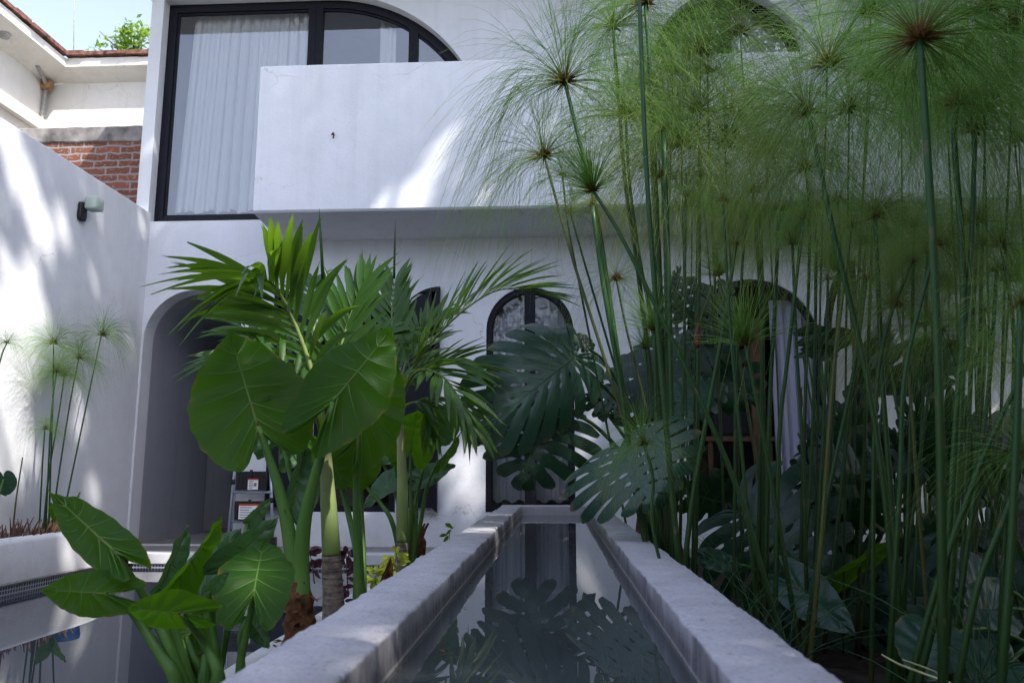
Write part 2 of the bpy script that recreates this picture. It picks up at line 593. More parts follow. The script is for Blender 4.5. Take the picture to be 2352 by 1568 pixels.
M['darkstraw'] = m_plain('dry_stub', (.11, .055, .05), .8, .2, 0, .6, 20)
M['treeleaf'] = m_leaf('tree_leaf', (.045, .12, .02), (.08, .18, .03), .4, (.3, .5, .05))
M['neighborleaf'] = m_leaf('bright_tree_leaf', (.10, .22, .03), (.16, .30, .05), .4, (.4, .6, .08))
M['bark'] = m_plain('tree_bark', (.12, .09, .07), .9, .2, 0, .5, 14, .8)
M['alum'] = m_plain('ladder_aluminium', (.42, .46, .55), .35, .5, .6)
M['label_paper'] = m_plain('label_paper', (.75, .75, .77), .6, .3)
M['label_print'] = m_plain('label_print', (.16, .16, .18), .6, .3)
M['label_red'] = m_plain('label_red', (.5, .06, .03), .6, .3)
M['lampglass'] = m_plain('frosted_lamp_glass', (.42, .50, .44), .4, .4)
M['bluepot'] = m_plain('blue_glazed_pot', (.04, .16, .42), .2, .5)
M['stoneplate'] = m_plain('grey_stone', (.35, .34, .33), .8, .2, 0, .3, 20, .4)
M['rock'] = m_plain('rough_grey_rock', (.20, .19, .19), .95, .1, 0, .6, 18, 1.0)
M['purple'] = m_leaf('purple_leaf', (.06, .02, .04), (.10, .04, .07), .2, (.3, .05, .1))
M['lime'] = m_leaf('lime_leaf', (.22, .32, .03), (.32, .42, .05), .45, (.6, .7, .1))
M['wood'] = m_plain('brown_wood', (.11, .065, .04), .6, .3, 0, .4, 6)
M['rust'] = m_plain('rusty_iron', (.13, .06, .035), .8, .2, 0, .5, 60)
M['fence_green'] = m_plain('dark_green_metal', (.012, .035, .022), .6, .3)

# ------------------------------------------------------------------ sky, sun, camera
SUN_TO = Vector((.62, -.56, 1.0)).normalized()
w = bpy.data.worlds.new('World')
scene.world = w
w.use_nodes = True
nt = w.node_tree
nt.nodes.clear()
sky = nt.nodes.new('ShaderNodeTexSky')
sky.sky_type = 'NISHITA'
sky.sun_disc = False
sky.sun_elevation = math.asin(SUN_TO.z)
sky.sun_rotation = math.atan2(SUN_TO.x, SUN_TO.y)
sky.air_density = 1.15
sky.dust_density = 1.6
sky.ozone_density = 1.0
bg = nt.nodes.new('ShaderNodeBackground')
bg.inputs['Strength'].default_value = .15
wo = nt.nodes.new('ShaderNodeOutputWorld')
hs = nt.nodes.new('ShaderNodeHueSaturation')
hs.inputs['Saturation'].default_value = .72
tint = nt.nodes.new('ShaderNodeMix')
tint.data_type = 'RGBA'; tint.blend_type = 'MULTIPLY'
tint.inputs[0].default_value = 1.0
tint.inputs[7].default_value = (1.03, 1.0, 1.06, 1)
nt.links.new(sky.outputs[0], hs.inputs['Color'])
nt.links.new(hs.outputs[0], tint.inputs[6])
nt.links.new(tint.outputs[2], bg.inputs[0])
nt.links.new(bg.outputs[0], wo.inputs[0])

sd = bpy.data.lights.new('sun', 'SUN')
sd.energy = 3.0
sd.angle = math.radians(.5)
sd.color = (1.0, .95, .87)
so = bpy.data.objects.new('sun', sd)
so.rotation_euler = SUN_TO.to_track_quat('Z', 'Y').to_euler()
so.location = (8, -6, 12)
col.objects.link(so)

cd = bpy.data.cameras.new('camera')
cd.lens = FPX / 2352 * 36
cd.sensor_width = 36
cd.clip_start = .02
cd.clip_end = 2000
cd.dof.use_dof = True
cd.dof.focus_distance = 4.2
cd.dof.aperture_fstop = 4.5
co = bpy.data.objects.new('camera', cd)
co.matrix_world = Matrix(((RT.x, UP.x, -FW.x, 0), (RT.y, UP.y, -FW.y, 0), (RT.z, UP.z, -FW.z, CZ), (0, 0, 0, 1)))
col.objects.link(co)
scene.camera = co
scene.view_settings.view_transform = 'Standard'
scene.view_settings.look = 'None'
scene.view_settings.exposure = 0
scene.cycles.film_exposure = 2.6
scene.cycles.use_denoising = True
scene.cycles.denoiser = 'OPENIMAGEDENOISE'
scene.cycles.denoising_input_passes = 'RGB_ALBEDO_NORMAL'
scene.cycles.denoising_prefilter = 'NONE'
scene.cycles.use_adaptive_sampling = False
scene.cycles.sample_clamp_indirect = 4.0
scene.cycles.filter_width = 1.4
scene.cycles.max_bounces = 10
scene.cycles.transparent_max_bounces = 24


# ================================================================== SETTING
TW = .353      # trough water level
PW = -.115     # pool water level
LX = -4.32     # garden wall face
FY = 8.0       # facade plane

mb = MB()
mb.grid([[(-400 + 800 * i / 4, -400 + 800 * j / 4, -.32) for i in range(5)] for j in range(5)])
struct('ground', mb, M['ground'])

mb = MB()
mb.grid([[(x, y, 0) for x in (-4.6, -3, -1, 1, 3, 7)] for y in (7.2, 8.6, 9.8)])
mb.grid([[(x, 7.2, z) for x in (-3.83, -1, 3, 7)] for z in (-.32, 0)])
struct('terrace', mb, M['paving'], smooth=False)


def bumpy(x0, x1, y0, y1, z, n, m_, amp=.03):
    b = MB()
    b.grid([[(lerp(x0, x1, i / m_), lerp(y0, y1, j / n), z + amp * noise.noise(Vector((lerp(x0, x1, i / m_) * 4, lerp(y0, y1, j / n) * 4, 3)))) for i in range(m_ + 1)] for j in range(n + 1)])
    return b


struct('soil_strip', bumpy(-1.17, -.49, -1, 7.18, -.07, 90, 10), M['soil'])
struct('garden_bed', bumpy(.42, 7, -3, 7.18, -.06, 80, 60, .05), M['soil'])

mb = MB()
mb.grid([[(-3.83 + 2.60 * i / 4, -2 + 9.2 * j / 8, PW) for i in range(5)] for j in range(9)])
struct('pool_water', mb, M['poolwater'])
mb = MB()
mb.grid([[(-.33 + .6 * i / 4, -.6 + 7.9 * j / 8, TW) for i in range(5)] for j in range(9)])
struct('trough_water', mb, M['troughwater'])

# pool edge: white coping and mosaic band
pool = thing('pool_edge', (-2.5, 7.2, -.3), 'white pool coping with dark mosaic waterline band below the terrace', 'pool edge')
mb = MB()
mb.box((-3.83, 7.16, -.078), (-1.17, 7.40, .006))
make('coping', mb, M['plaster'], pool, smooth=False)
mb = MB()
mb.box((-3.80, 7.175, -.32), (-1.19, 7.192, -.078))
make('mosaic_band', mb, M['mosaic'], pool, smooth=False)

# kerb beside the planting strip
mb = MB()
n = 60
prof = [(-1.28, -.32), (-1.28, -.03), (-1.265, -.012), (-1.19, -.012), (-1.17, -.03), (-1.17, -.2)]
mb.grid([[(p[0] + .006 * noise.noise(Vector((j * .3, k, 1))), -2 + 9.15 * j / n, p[1] + .006 * noise.noise(Vector((j * .4, k, 5)))) for k, p in enumerate(prof)] for j in range(n + 1)])
tag(make('pool_kerb', mb, M['plaster']), 'narrow white kerb between the pool water and the palm planting strip', 'kerb')

# left raised planter with rounded far end
pl = thing('raised_planter', (-4.1, 5, -.3), 'white plastered raised planter along the left garden wall above the pool', 'planter')
path = [(-3.82, -2), (-3.82, 6.55)] + [(-3.82 - .42 * (1 - math.cos(a)), 6.55 + .75 * math.sin(a)) for a in [PI / 2 * k / 10 for k in range(1, 11)]]
path2 = []
for i in range(len(path) - 1):
    k = 30 if i == 0 else 1
    for q in range(k):
        path2.append((lerp(path[i][0], path[i + 1][0], q / k), lerp(path[i][1], path[i + 1][1], q / k)))
path2.append(path[-1])
rows = []
for i, (x, y) in enumerate(path2):
    a = path2[max(i - 1, 0)]; b = path2[min(i + 1, len(path2) - 1)]
    d = Vector((b[0] - a[0], b[1] - a[1])).normalized()
    nx, ny = d.y, -d.x
    if nx < 0 and i < 30: nx, ny = -nx, -ny
    j = .008 * noise.noise(Vector((y * 3, x, 0)))
    pr = [(0, -.035), (0, .225), (-.012, .252), (-.035, .262), (-.12, .262), (-.135, .24), (-.135, .1)]
    rows.append([(x + nx * p[0], y + ny * p[0], p[1] + j) for p in pr])
mb = MB(); mb.grid(rows)
make('planter_wall', mb, M['plaster'], pl)
rows = []
rows2 = []
for i, (x, y) in enumerate(path2):
    rows.append([(x - .012, y, -.32), (x - .012, y, -.052)])
    rows2.append([(x - .006, y, -.05), (x + .004, y, -.05), (x + .004, y, -.037), (x - .006, y, -.037)])
mb = MB(); mb.grid(rows)
make('mosaic_band', mb, M['mosaic'], pl)
mb = MB(); mb.grid(rows2, closed=True)
make('drip_edge', mb, M['stoneplate'], pl)
mb = bumpy(LX, -3.9, -2, 7.0, .19, 60, 6, .03)
struct('planter_soil', mb, M['soil'])

# stone trough ---------------------------------------------------------------
mb = MB()


def wall_rows(prof, y0, y1, n, jit=.0075):
    rows = []
    for j in range(n + 1):
        y = lerp(y0, y1, j / n)
        r = []
        for k, (x, z, e) in enumerate(prof):
            q = noise.noise(Vector((y * 3.1, k * 7.7, 0))) + .7 * noise.noise(Vector((y * 13, k * 5.1, 2))) + .8 * noise.noise(Vector((y * 31, k * 3.3, 4))) * max(0, noise.noise(Vector((y * 5, k, 8))) + .3)
            q2 = noise.noise(Vector((y * 4.3, k * 2.7, 9))) + .6 * noise.noise(Vector((y * 29, k * 5.5, 6)))
            r.append((x + e * jit * q, y, z + e * jit * .8 * q2))
        rows.append(r)
    return rows


inL, outL, inR, outR, top = -.316, -.494, .256, .420, .43
profL = [(outL, -.3, 0), (outL, .2, .6), (outL, top - .012, 1.05), (outL + .012, top, 1.05), (lerp(outL, inL, .5), top + .001, .3), (inL - .006, top, .95), (inL, top - .008, .95), (inL, top - .05, .25), (inL + .004, .33, 0), (inL + .004, .1, 0)]
profR = [(inR - .004, .1, 0), (inR - .004, .33, 0), (inR, top - .05, .25), (inR, top - .008, .95), (inR + .006, top, .95), (lerp(outR, inR, .5), top + .001, .3), (outR - .012, top, 1.05), (outR, top - .012, 1.05), (outR, .2, .6), (outR, -.3, 0)]
mb.grid(wall_rows(profL, -.8, 7.30, 420))
mb.grid(wall_rows(profR, -.8, 7.30, 420))
rows = []
for j in range(41):
    x = lerp(outL, outR, j / 40)
    q = .004 * noise.noise(Vector((x * 20, 1, 1)))
    rows.append([(x, 7.285, .1), (x, 7.285, top - .01 + q), (x, 7.292, top - .002 + q), (x, 7.535 + q, top - .002), (x, 7.545 + q, top - .012), (x, 7.545, -.3)])
mb.grid(rows)
mb.grid([[(inL - .05, -.8, .1), (inR + .05, -.8, .1)], [(inL - .05, 7.4, .1), (inR + .05, 7.4, .1)]])
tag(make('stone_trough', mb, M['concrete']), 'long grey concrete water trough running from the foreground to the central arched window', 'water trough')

# garden wall on the left -------------------------------------------------------
mb = MB()
n = 30
ztop = V(345, 489, 8).z
prof = [(LX, -.32), (LX, ztop - .01), (LX - .01, ztop), (LX - .15, ztop), (LX - .15, -.32)]
mb.grid([[(p[0], -3 + 11.0 * j / n, p[1]) for p in prof] for j in range(n + 1)])
tag(make('garden_wall', mb, M['plaster'], smooth=False), 'tall white plastered garden wall on the left dappled with sun', 'wall')

# wall lamp
pa = VX(*c1(548, 1448), LX)
lamp = thing('wall_lamp', pa, 'square frosted wall lamp on a black backplate, mounted on the left garden wall', 'wall lamp')


def rbox(mb, c, sx, sy, sz, r=.25, n=5, m=0, axis='x'):
    """rounded-square prism: face in yz-plane, depth along x"""
    pts = []
    for qx, qz, a0 in ((1, 1, 0), (-1, 1, PI / 2), (-1, -1, PI), (1, -1, 1.5 * PI)):
        for k in range(n + 1):
            a = a0 + PI / 2 * k / n
            pts.append((qx * (1 - r) + r * math.cos(a), qz * (1 - r) + r * math.sin(a)))
    rows = []
    for d, s in ((-1, .0), (-1, .9), (-.85, 1), (.85, 1), (1, .9), (1, .0)):
        rows.append([(c[0] + d * sx, c[1] + p[0] * s * sy, c[2] + p[1] * s * sz) for p in pts])
    mb.grid(rows, m, None, True)


mb = MB(); rbox(mb, pa + Vector((.02, 0, 0)), .018, .05, .085, .45)
mb.tube([pa + Vector((.03, .02, .04)), pa + Vector((.08, .04, .075))], .016)
make('backplate', mb, M['black_matt'], lamp)
mb = MB(); rbox(mb, pa + Vector((.10, .045, .085)), .058, .062, .062, .35)
make('lamp_glass', mb, M['lampglass'], lamp)

# ------------------------------------------------------------------ white house
house = thing('white_house', (0, 8.4, -.3), 'white plastered two storey house with arched black framed windows and a solid balcony', 'house')


def arch(x0, x1, z0, zt, n=20, ry=None):
    r = (x1 - x0) / 2; xc = (x0 + x1) / 2; zs = zt - (ry or r)
    pts = [(x1, z0), (x1, zs)]
    pts += [(xc + r * math.cos(PI * k / n), zs + (ry or r) * math.sin(PI * k / n)) for k in range(1, n)]
    return pts + [(x0, zs), (x0, z0)]


def inset(poly, d):
    n = len(poly)
    area = sum(poly[i][0] * poly[(i + 1) % n][1] - poly[(i + 1) % n][0] * poly[i][1] for i in range(n))
    s = 1 if area > 0 else -1
    out = []
    for i in range(n):
        p0 = Vector(poly[i - 1]); p1 = Vector(poly[i]); p2 = Vector(poly[(i + 1) % n])
        a = (p1 - p0).normalized(); b = (p2 - p1).normalized()
        na = Vector((-a.y, a.x)) * s; nb = Vector((-b.y, b.x)) * s
        m_ = (na + nb)
        m_ = m_ / max(.3, (1 + na.dot(nb)))
        out.append(tuple(p1 + m_ * d))
    return out


SILL = .335
xL0, xL1 = V(722, 900, 8).x, V(911, 900, 8).x
CW = (-.700, .190)
RW = (V(1578, 900, 8).x, V(1893, 900, 8).x)
ZT = 2.605
PASS = (LX + .02, -3.24, 0.0, 2.62)
UL = dict(x0=-4.352, z0=3.375, zt=5.977, xc=-2.524, r=1.826)
ul = [(-.698, UL['z0']), (-.698, 4.151)] + [(UL['xc'] + UL['r'] * math.cos(PI / 2 * k / 24), 4.151 + UL['r'] * math.sin(PI / 2 * k / 24)) for k in range(1, 25)] + [(UL['x0'], 5.977), (UL['x0'], UL['z0'])]
ur = arch(1.885 - .80, 1.885 + .80, UL['z0'], 5.86, 28)
holeL = arch(xL0, xL1, SILL, ZT)
holeC = arch(CW[0], CW[1], SILL, ZT)
holeR = arch(RW[0], RW[1], SILL, 2.66)
pas = arch(PASS[0], PASS[1], PASS[2] + .001, PASS[3], 24)
outer = [(-4.49, -.3), (9, -.3), (9, 6.4), (-4.49, 6.4)]
mb = MB()
mb.plate(outer, [pas, holeL, holeC, holeR, ul, ur], FY, FY + .2)
make('facade_wall', mb, M['plaster'], house, smooth=False)

# side of the house and roof eave above the frame
mb = MB()
mb.box((-4.49, FY + .203, -.3), (-4.36, 13, 6.4))
make('side_wall', mb, M['plaster'], house, smooth=False)
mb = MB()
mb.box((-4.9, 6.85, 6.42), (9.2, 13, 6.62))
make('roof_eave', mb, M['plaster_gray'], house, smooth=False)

# passage vault
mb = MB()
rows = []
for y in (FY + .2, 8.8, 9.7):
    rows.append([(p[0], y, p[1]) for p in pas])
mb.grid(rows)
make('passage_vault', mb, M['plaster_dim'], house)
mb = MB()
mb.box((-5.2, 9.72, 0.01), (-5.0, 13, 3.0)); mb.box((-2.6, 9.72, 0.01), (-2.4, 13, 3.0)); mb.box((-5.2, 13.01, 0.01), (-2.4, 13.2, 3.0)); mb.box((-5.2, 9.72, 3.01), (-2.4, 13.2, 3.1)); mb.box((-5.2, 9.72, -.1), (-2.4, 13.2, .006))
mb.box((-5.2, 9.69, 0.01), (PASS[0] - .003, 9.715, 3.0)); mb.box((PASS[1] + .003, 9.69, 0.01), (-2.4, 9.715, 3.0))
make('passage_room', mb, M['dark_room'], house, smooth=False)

# rooms behind the windows (open boxes)


def room(name, x0, x1, y0, y1, z0, z1_, mat):
    b = MB()
    b.box((x0, y1, z0), (x1, y1 + .1, z1_))
    b.box((x0 - .1, y0, z0), (x0, y1 + .1, z1_)); b.box((x1, y0, z0), (x1 + .1, y1 + .1, z1_))
    b.box((x0 - .1, y0, z0 - .1), (x1 + .1, y1 + .1, z0 - .002)); b.box((x0 - .1, y0, z1_ + .002), (x1 + .1, y1 + .1, z1_ + .1))
    make(name, b, mat, house, smooth=False)


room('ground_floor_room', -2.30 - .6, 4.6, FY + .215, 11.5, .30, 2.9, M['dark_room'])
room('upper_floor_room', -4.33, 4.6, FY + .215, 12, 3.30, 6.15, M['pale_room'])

# balcony: solid parapet box with sloping soffit
bx0, by, bz0, bz1 = V(591, 300, 7.2).x, 7.2, V(700, 486, 7.2).z, V(800, 146, 7.2).z
zs = V(1000, 549, 8).z
mb = MB()
L = []
for x in (bx0, 9.0):
    L.append([(x, FY - .002, zs), (x, by + .02, bz0), (x, by, bz0 + .02), (x, by, bz1 - .015), (x, by + .015, bz1), (x, by + .14, bz1), (x, by + .14, UL['z0'] - .03), (x, FY - .002, UL['z0'] - .03)])
nx = 24
rows = []
for i in range(nx + 1):
    x = lerp(bx0, 9.0, i / nx)
    rows.append([(x, p[1], p[2] + (.006 * noise.noise(Vector((x * 1.3, k, 0))) if k in (4, 3, 5) else 0)) for k, p in enumerate(L[0])])
mb.grid(rows)
e0 = [mb.vert(p) for p in rows[0]]
mb.face((e0[0], e0[1], e0[2], e0[3], e0[4], e0[5], e0[6], e0[7])[::-1])
make('balcony', mb, M['plaster'], house, smooth=False)
mb = MB(); mb.box((bx0, by + .142, bz0 + .25), (bx0 + .14, FY - .004, bz1 - .002))
make('balcony_side', mb, M['plaster'], house, smooth=False)

# ---- windows


def handle(parent, x, y, z):
    b = MB()
    rb = []
    b.box((x - .018, y - .035, z - .10), (x + .018, y - .002, z + .10))
    b.tube([(x, y - .03, z + .03), (x, y - .075, z + .03)], .012, 8)
    b.tube([(x, y - .075, z + .04), (x, y - .075, z - .11)], .013, 8)
    make('handle', b, M['black_matt'], parent)


def window(name, outl, y, fw, bars=(), depth=.06, glass=True, mp=None, lab=None):
    b = MB()
    inn = inset(outl, fw)
    b.plate(outl, [inn], y, y + depth, 0, mp)
    b.plate(inset(outl, fw * .72), [inset(outl, fw * 1.25)], y + .018, y + depth - .012, 0, mp)
    for (x0, x1, z0, z1_) in bars:
        p = [(x0, z0), (x1, z0), (x1, z1_), (x0, z1_)]
        b.plate(p, [], y - .006, y + depth + .004, 0, mp)
        xm = (x0 + x1) / 2
        b.plate([(xm - .006, z0 + .01), (xm + .006, z0 + .01), (xm + .006, z1_ - .01), (xm - .006, z1_ - .01)], [], y - .011, y - .003, 0, mp)
    o = make(name, b, M['black'], house, smooth=False)
    if lab:
        o['label'] = lab
    if glass:
        g = MB()
        ip = inset(outl, fw * .85)
        i0 = [g.vert((mp or (lambda *q: q))(p[0], y + depth * .55, p[1])) for p in ip]
        g.face(i0)
        make('pane', g, M['glass'] if y > FY + .1 else M['glass_low'], o, smooth=False)
    return o


def zcirc(x):
    return 4.151 + math.sqrt(max(0, UL['r'] ** 2 - (x - UL['xc']) ** 2)) if x > UL['xc'] else 5.977


wy = FY + .13
mx0, mx1 = V(709, 60, wy).x, V(741, 60, wy).x
nx0, nx1 = V(939, 100, wy).x, V(960, 100, wy).x
window('window', ul, wy, .095, [(mx0, mx1, UL['z0'] + .02, 5.93), (nx0, nx1, UL['z0'] + .02, zcirc(nx1) - .03)], lab='large quarter arched upper window with sheer curtain')
window('window', ur, wy, .09, [(1.885 - .06, 1.885 + .06, UL['z0'] + .02, 5.82)], lab='round arched upper window half hidden by papyrus')
wc = window('window', holeC, FY + .03, .055, [(-.255 - .055, -.255 + .055, SILL + .01, ZT - .03)], lab='closed arched window at the end of the trough')
hp = V(784 + 1330 * K, 526.75 + 1170 * K, FY + .02)
mb = MB(); rbox(mb, (0, 0, 0), .02, .035, .06, .5)
mb.v = [Vector((hp.x + p.y, FY + .012 + p.x, hp.z + p.z)) for p in mb.v]
mb.tube([(hp.x, FY - .0, hp.z), (hp.x, FY - .05, hp.z), (hp.x - .1, FY - .055, hp.z)], .011)
make('handle', mb, M['black_matt'], wc)
window('window', holeL, FY + .03, .045, [], glass=False, lab='open arched window with both leaves swung back against the wall')
window('window', holeR, FY + .03, .05, [], glass=False, lab='open arched doorway at right behind the papyrus stems')

# open leaves: half arches


def half_leaf(r, z0, zt, n=14):
    zs_ = zt - r
    return [(0, z0), (r, z0), (r, zt)] + [(r - r * math.sin(PI / 2 * k / n), zs_ + r * math.cos(PI / 2 * k / n)) for k in range(1, n)] + [(0, zs_)]


rl = (xL1 - xL0) / 2
for s, hx in ((1, xL1 + .012), (-1, xL0 - .012)):
    mpf = (lambda s, hx: lambda x, y, z: (hx + s * x, y, z))(s, hx)
    lf = window('window_leaf', half_leaf(rl, SILL, ZT), FY - .075, .045, mp=mpf)
    hb = MB(); hx2 = hx + s * (rl - .03)
    hb.box((hx2 - .015, FY - .10, 1.30), (hx2 + .015, FY - .078, 1.50)); hb.tube([(hx2, FY - .10, 1.44), (hx2, FY - .14, 1.44), (hx2, FY - .14, 1.33)], .011)
    make('handle', hb, M['black_matt'], lf)
rr = (RW[1] - RW[0]) / 2
ang = math.radians(-86)


def mpr(x, y, z):
    yy = y - (FY - .02)
    return (RW[1] + .02 + x * math.cos(ang) - yy * math.sin(ang), FY - .02 + x * math.sin(ang) + yy * math.cos(ang), z)


lf = window('window_leaf', half_leaf(rr, SILL, 2.66), FY - .02, .05, mp=mpr)
hb = MB(); q = mpr(rr - .03, FY - .05, 1.35)
hb.box((q[0] - .05, q[1] - .03, 1.2), (q[0] + .01, q[1] + .03, 1.5))
make('handle', hb, M['black_matt'], lf)

# curtains -----------------------------------------------------------------------


def curtain(label, x0, x1, z0, z1_, y, waves, amp, mat, seed, hem=True, taper=0, group=None):
    b = MB()
    rnd = random.Random(seed)
    ph = [rnd.uniform(0, 6) for _ in range(6)]
    n = int(waves * 10)
    rows = []
    zs_ = [z0, z0 + .16, z0 + .165] + [lerp(z0 + .17, z1_, k / 14) for k in range(15)] if hem else [lerp(z0, z1_, k / 14) for k in range(15)]
    for z in zs_:
        r = []
        fz = (z - z0) / (z1_ - z0)
        for i in range(n + 1):
            u = i / n
            x = lerp(x0 + taper * fz, x1, u)
            s = math.sin(u * waves * 2 * PI + ph[0] + .5 * math.sin(u * 9 + ph[1]) + .15 * fz) * (.6 + .4 * math.sin(u * 13 + ph[2]))
            dz = .02 * math.sin(u * waves * PI + ph[3]) * (1 - fz) ** 6
            r.append((x + .25 * amp * math.cos(u * waves * 4 * PI + ph[4]), y + amp * s * (1.0 - .35 * fz) + (-.003 if hem and z < z0 + .163 else 0), z + dz))
        rows.append(r)
    b.grid(rows)
    o = make('curtain', b, mat)
    return tag(o, label, 'curtain', group)


yc = FY + .27
curtain('wide sheer white curtain behind the big upper window', V(400, 480, yc).x, V(712, 100, yc).x + .0, V(450, 488, yc).z, 6.08, yc, 12, .05, M['curtain'], 3, taper=.10)
curtain('narrow sheer curtain strip near the right end of the big upper window', V(872, 80, yc).x, V(908, 80, yc).x, 3.45, 6.08, yc, 2, .03, M['curtain'], 4)
curtain('pale grey curtain in the right upper round window', 1.95, 2.62, 3.45, 6.08, yc, 6, .04, M['curtain'], 5)
yc = FY + .22
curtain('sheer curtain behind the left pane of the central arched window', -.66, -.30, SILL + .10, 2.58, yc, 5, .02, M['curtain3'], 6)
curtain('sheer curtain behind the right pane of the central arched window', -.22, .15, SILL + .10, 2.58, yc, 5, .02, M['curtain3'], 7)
yc = FY + .30
curtain('white curtain at the right side of the open arched doorway', V(1775, 900, yc).x, V(1898, 900, yc).x, SILL + .12, 2.5, yc, 6, .035, M['curtain2'], 8)
curtain('short white curtain inside the open left window', V(1040, 1100, 8.6).x - .62, V(1040, 1100, 8.6).x - .36, SILL + .25, 2.5, 8.5, 3, .03, M['curtain2'], 9)
tb = MB(); xw = V(1745, 900, FY + .32)
tb.box((xw.x - .10, FY + .26, SILL), (xw.x + .02, FY + .30, 2.3))
tag(make('wooden_screen', tb, M['wood'], smooth=False), 'upright brown wooden screen beside the curtain in the open doorway', 'screen')
tw = V(1690, 1010, FY + .5)
table = thing('wooden_table', (tw.x, FY + .55, .3), 'brown wooden table inside the open arched doorway under a black box', 'table')
tb = MB(); tb.box((tw.x - .35, FY + .3, tw.z - .02), (tw.x + .35, FY + .75, tw.z + .03))
make('tabletop', tb, M['wood'], table, smooth=False)
for sx in (-.3, .3):
    for sy in (.35, .70):
        tb = MB(); tb.box((tw.x + sx - .025, FY + sy - .025, .302), (tw.x + sx + .025, FY + sy + .025, tw.z - .022))
        make('leg', tb, M['wood'], table, smooth=False)
tb = MB(); tb.box((tw.x - .28, FY + .36, tw.z + .032), (tw.x + .24, FY + .70, tw.z + .62)); tb.box((tw.x - .25, FY + .345, tw.z + .06), (tw.x + .21, FY + .357, tw.z + .59))
tag(make('black_box', tb, M['black_matt'], smooth=False), 'large black box standing on the wooden table in the doorway', 'box')

gp = thing('grass_plant', (tw.x - .02, FY + .5, tw.z + .62), 'wispy grass plant drooping over the black box in the doorway', 'plant')
tb = MB()
for k in range(110):
    a = random.uniform(0, 2 * PI); L = random.uniform(.16, .34)
    p = Vector((tw.x - .02 + random.uniform(-.12, .12), FY + .5 + random.uniform(-.1, .1), tw.z + .62))
    d = Vector((math.cos(a), math.sin(a) * .9 - .25, 0))
    tb.tube([p, p + d * L * .35 + Vector((0, 0, .12)), p + d * L * .75 + Vector((0, 0, .06)), p + d * L + Vector((0, 0, -.16))], [.003, .0028, .002, .001], 3)
make('foliage', tb, M['petiole'], gp)
tb = MB(); tb.box((tw.x - .16, FY + .40, tw.z + .622), (tw.x + .12, FY + .60, tw.z + .66))
make('pot_tray', tb, M['black_matt'], gp, smooth=False)

# small things on the facade
p = V(767, 310, by)
mb = MB(); mb.tube([p + Vector((0, .0, 0)), p + Vector((0, -.03, .01)), p + Vector((-.008, -.045, -.02))], .008, 6)
mb.tube([p + Vector((.0, -.004, -.005)), p + Vector((-.005, -.006, -.035))], .006, 6)
tag(make('iron_stub', mb, M['rust']), 'small rusty iron stub sticking out of the balcony front', 'iron stub')
p = V(1990, 28, FY)
rl_ = thing('round_wall_lamp', p + Vector((0, -.08, 0)), 'round dark wall lamp beside the right upper window', 'wall lamp')
mb = MB()
mb.tube([p + Vector((0, -.002, 0)), p + Vector((0, -.03, 0)), p + Vector((0, -.09, 0)), p + Vector((0, -.115, 0))], [.075, .075, .07, .045], 20)
make('lamp_body', mb, M['fence_green'], rl_)
mb = MB(); mb.tube([p + Vector((0, -.116, 0)), p + Vector((0, -.122, 0))], [.04, .03], 16)
make('lamp_cover', mb, M['black_matt'], rl_)

# passage intercom box
p = VX(468, 830, PASS[0] + .04)
mb = MB(); rbox(mb, Vector((PASS[1] - .03, 9.3, 1.72)), .03, .05, .09, .3)
tag(make('intercom_box', mb, M['black_matt']), 'small black box fixed inside the passage arch on the left', 'wall box')

# ------------------------------------------------------------------ ladder
ld = thing('ladder', (-3.3, 7.85, 0), 'grey aluminium folding ladder with black treads standing by the passage', 'ladder')
ya = 7.86
for (ua, va, ub, vb, rr_) in ((525, 1226, 545, 1020, .016), (626, 1248, 622, 1090, .017), (532, 1215, 549, 1030, .010)):
    a = V(ua, va, ya); b = V(ub, vb, ya + .04)
    d = (b - a)
    if ua != 532:
        a = a - d * (a.z / d.z) + Vector((0, 0, .03))
    b = b + d * .35
    mb = MB(); mb.tube([a, a.lerp(b, .5), b], rr_, 8)
    make('rail', mb, M['alum'], ld)
    if ua != 532:
        mb = MB(); mb.box(a - Vector((.03, .03, .028)), a + Vector((.03, .03, .07)))
        make('foot', mb, M['black_matt'], ld, smooth=False)
        mb = MB(); q = a.lerp(b, .47); mb.tube([q - Vector((0, 0, .025)), q + Vector((0, 0, .025))], rr_ * 1.6, 8)
        make('collar', mb, M['black_matt'], ld)
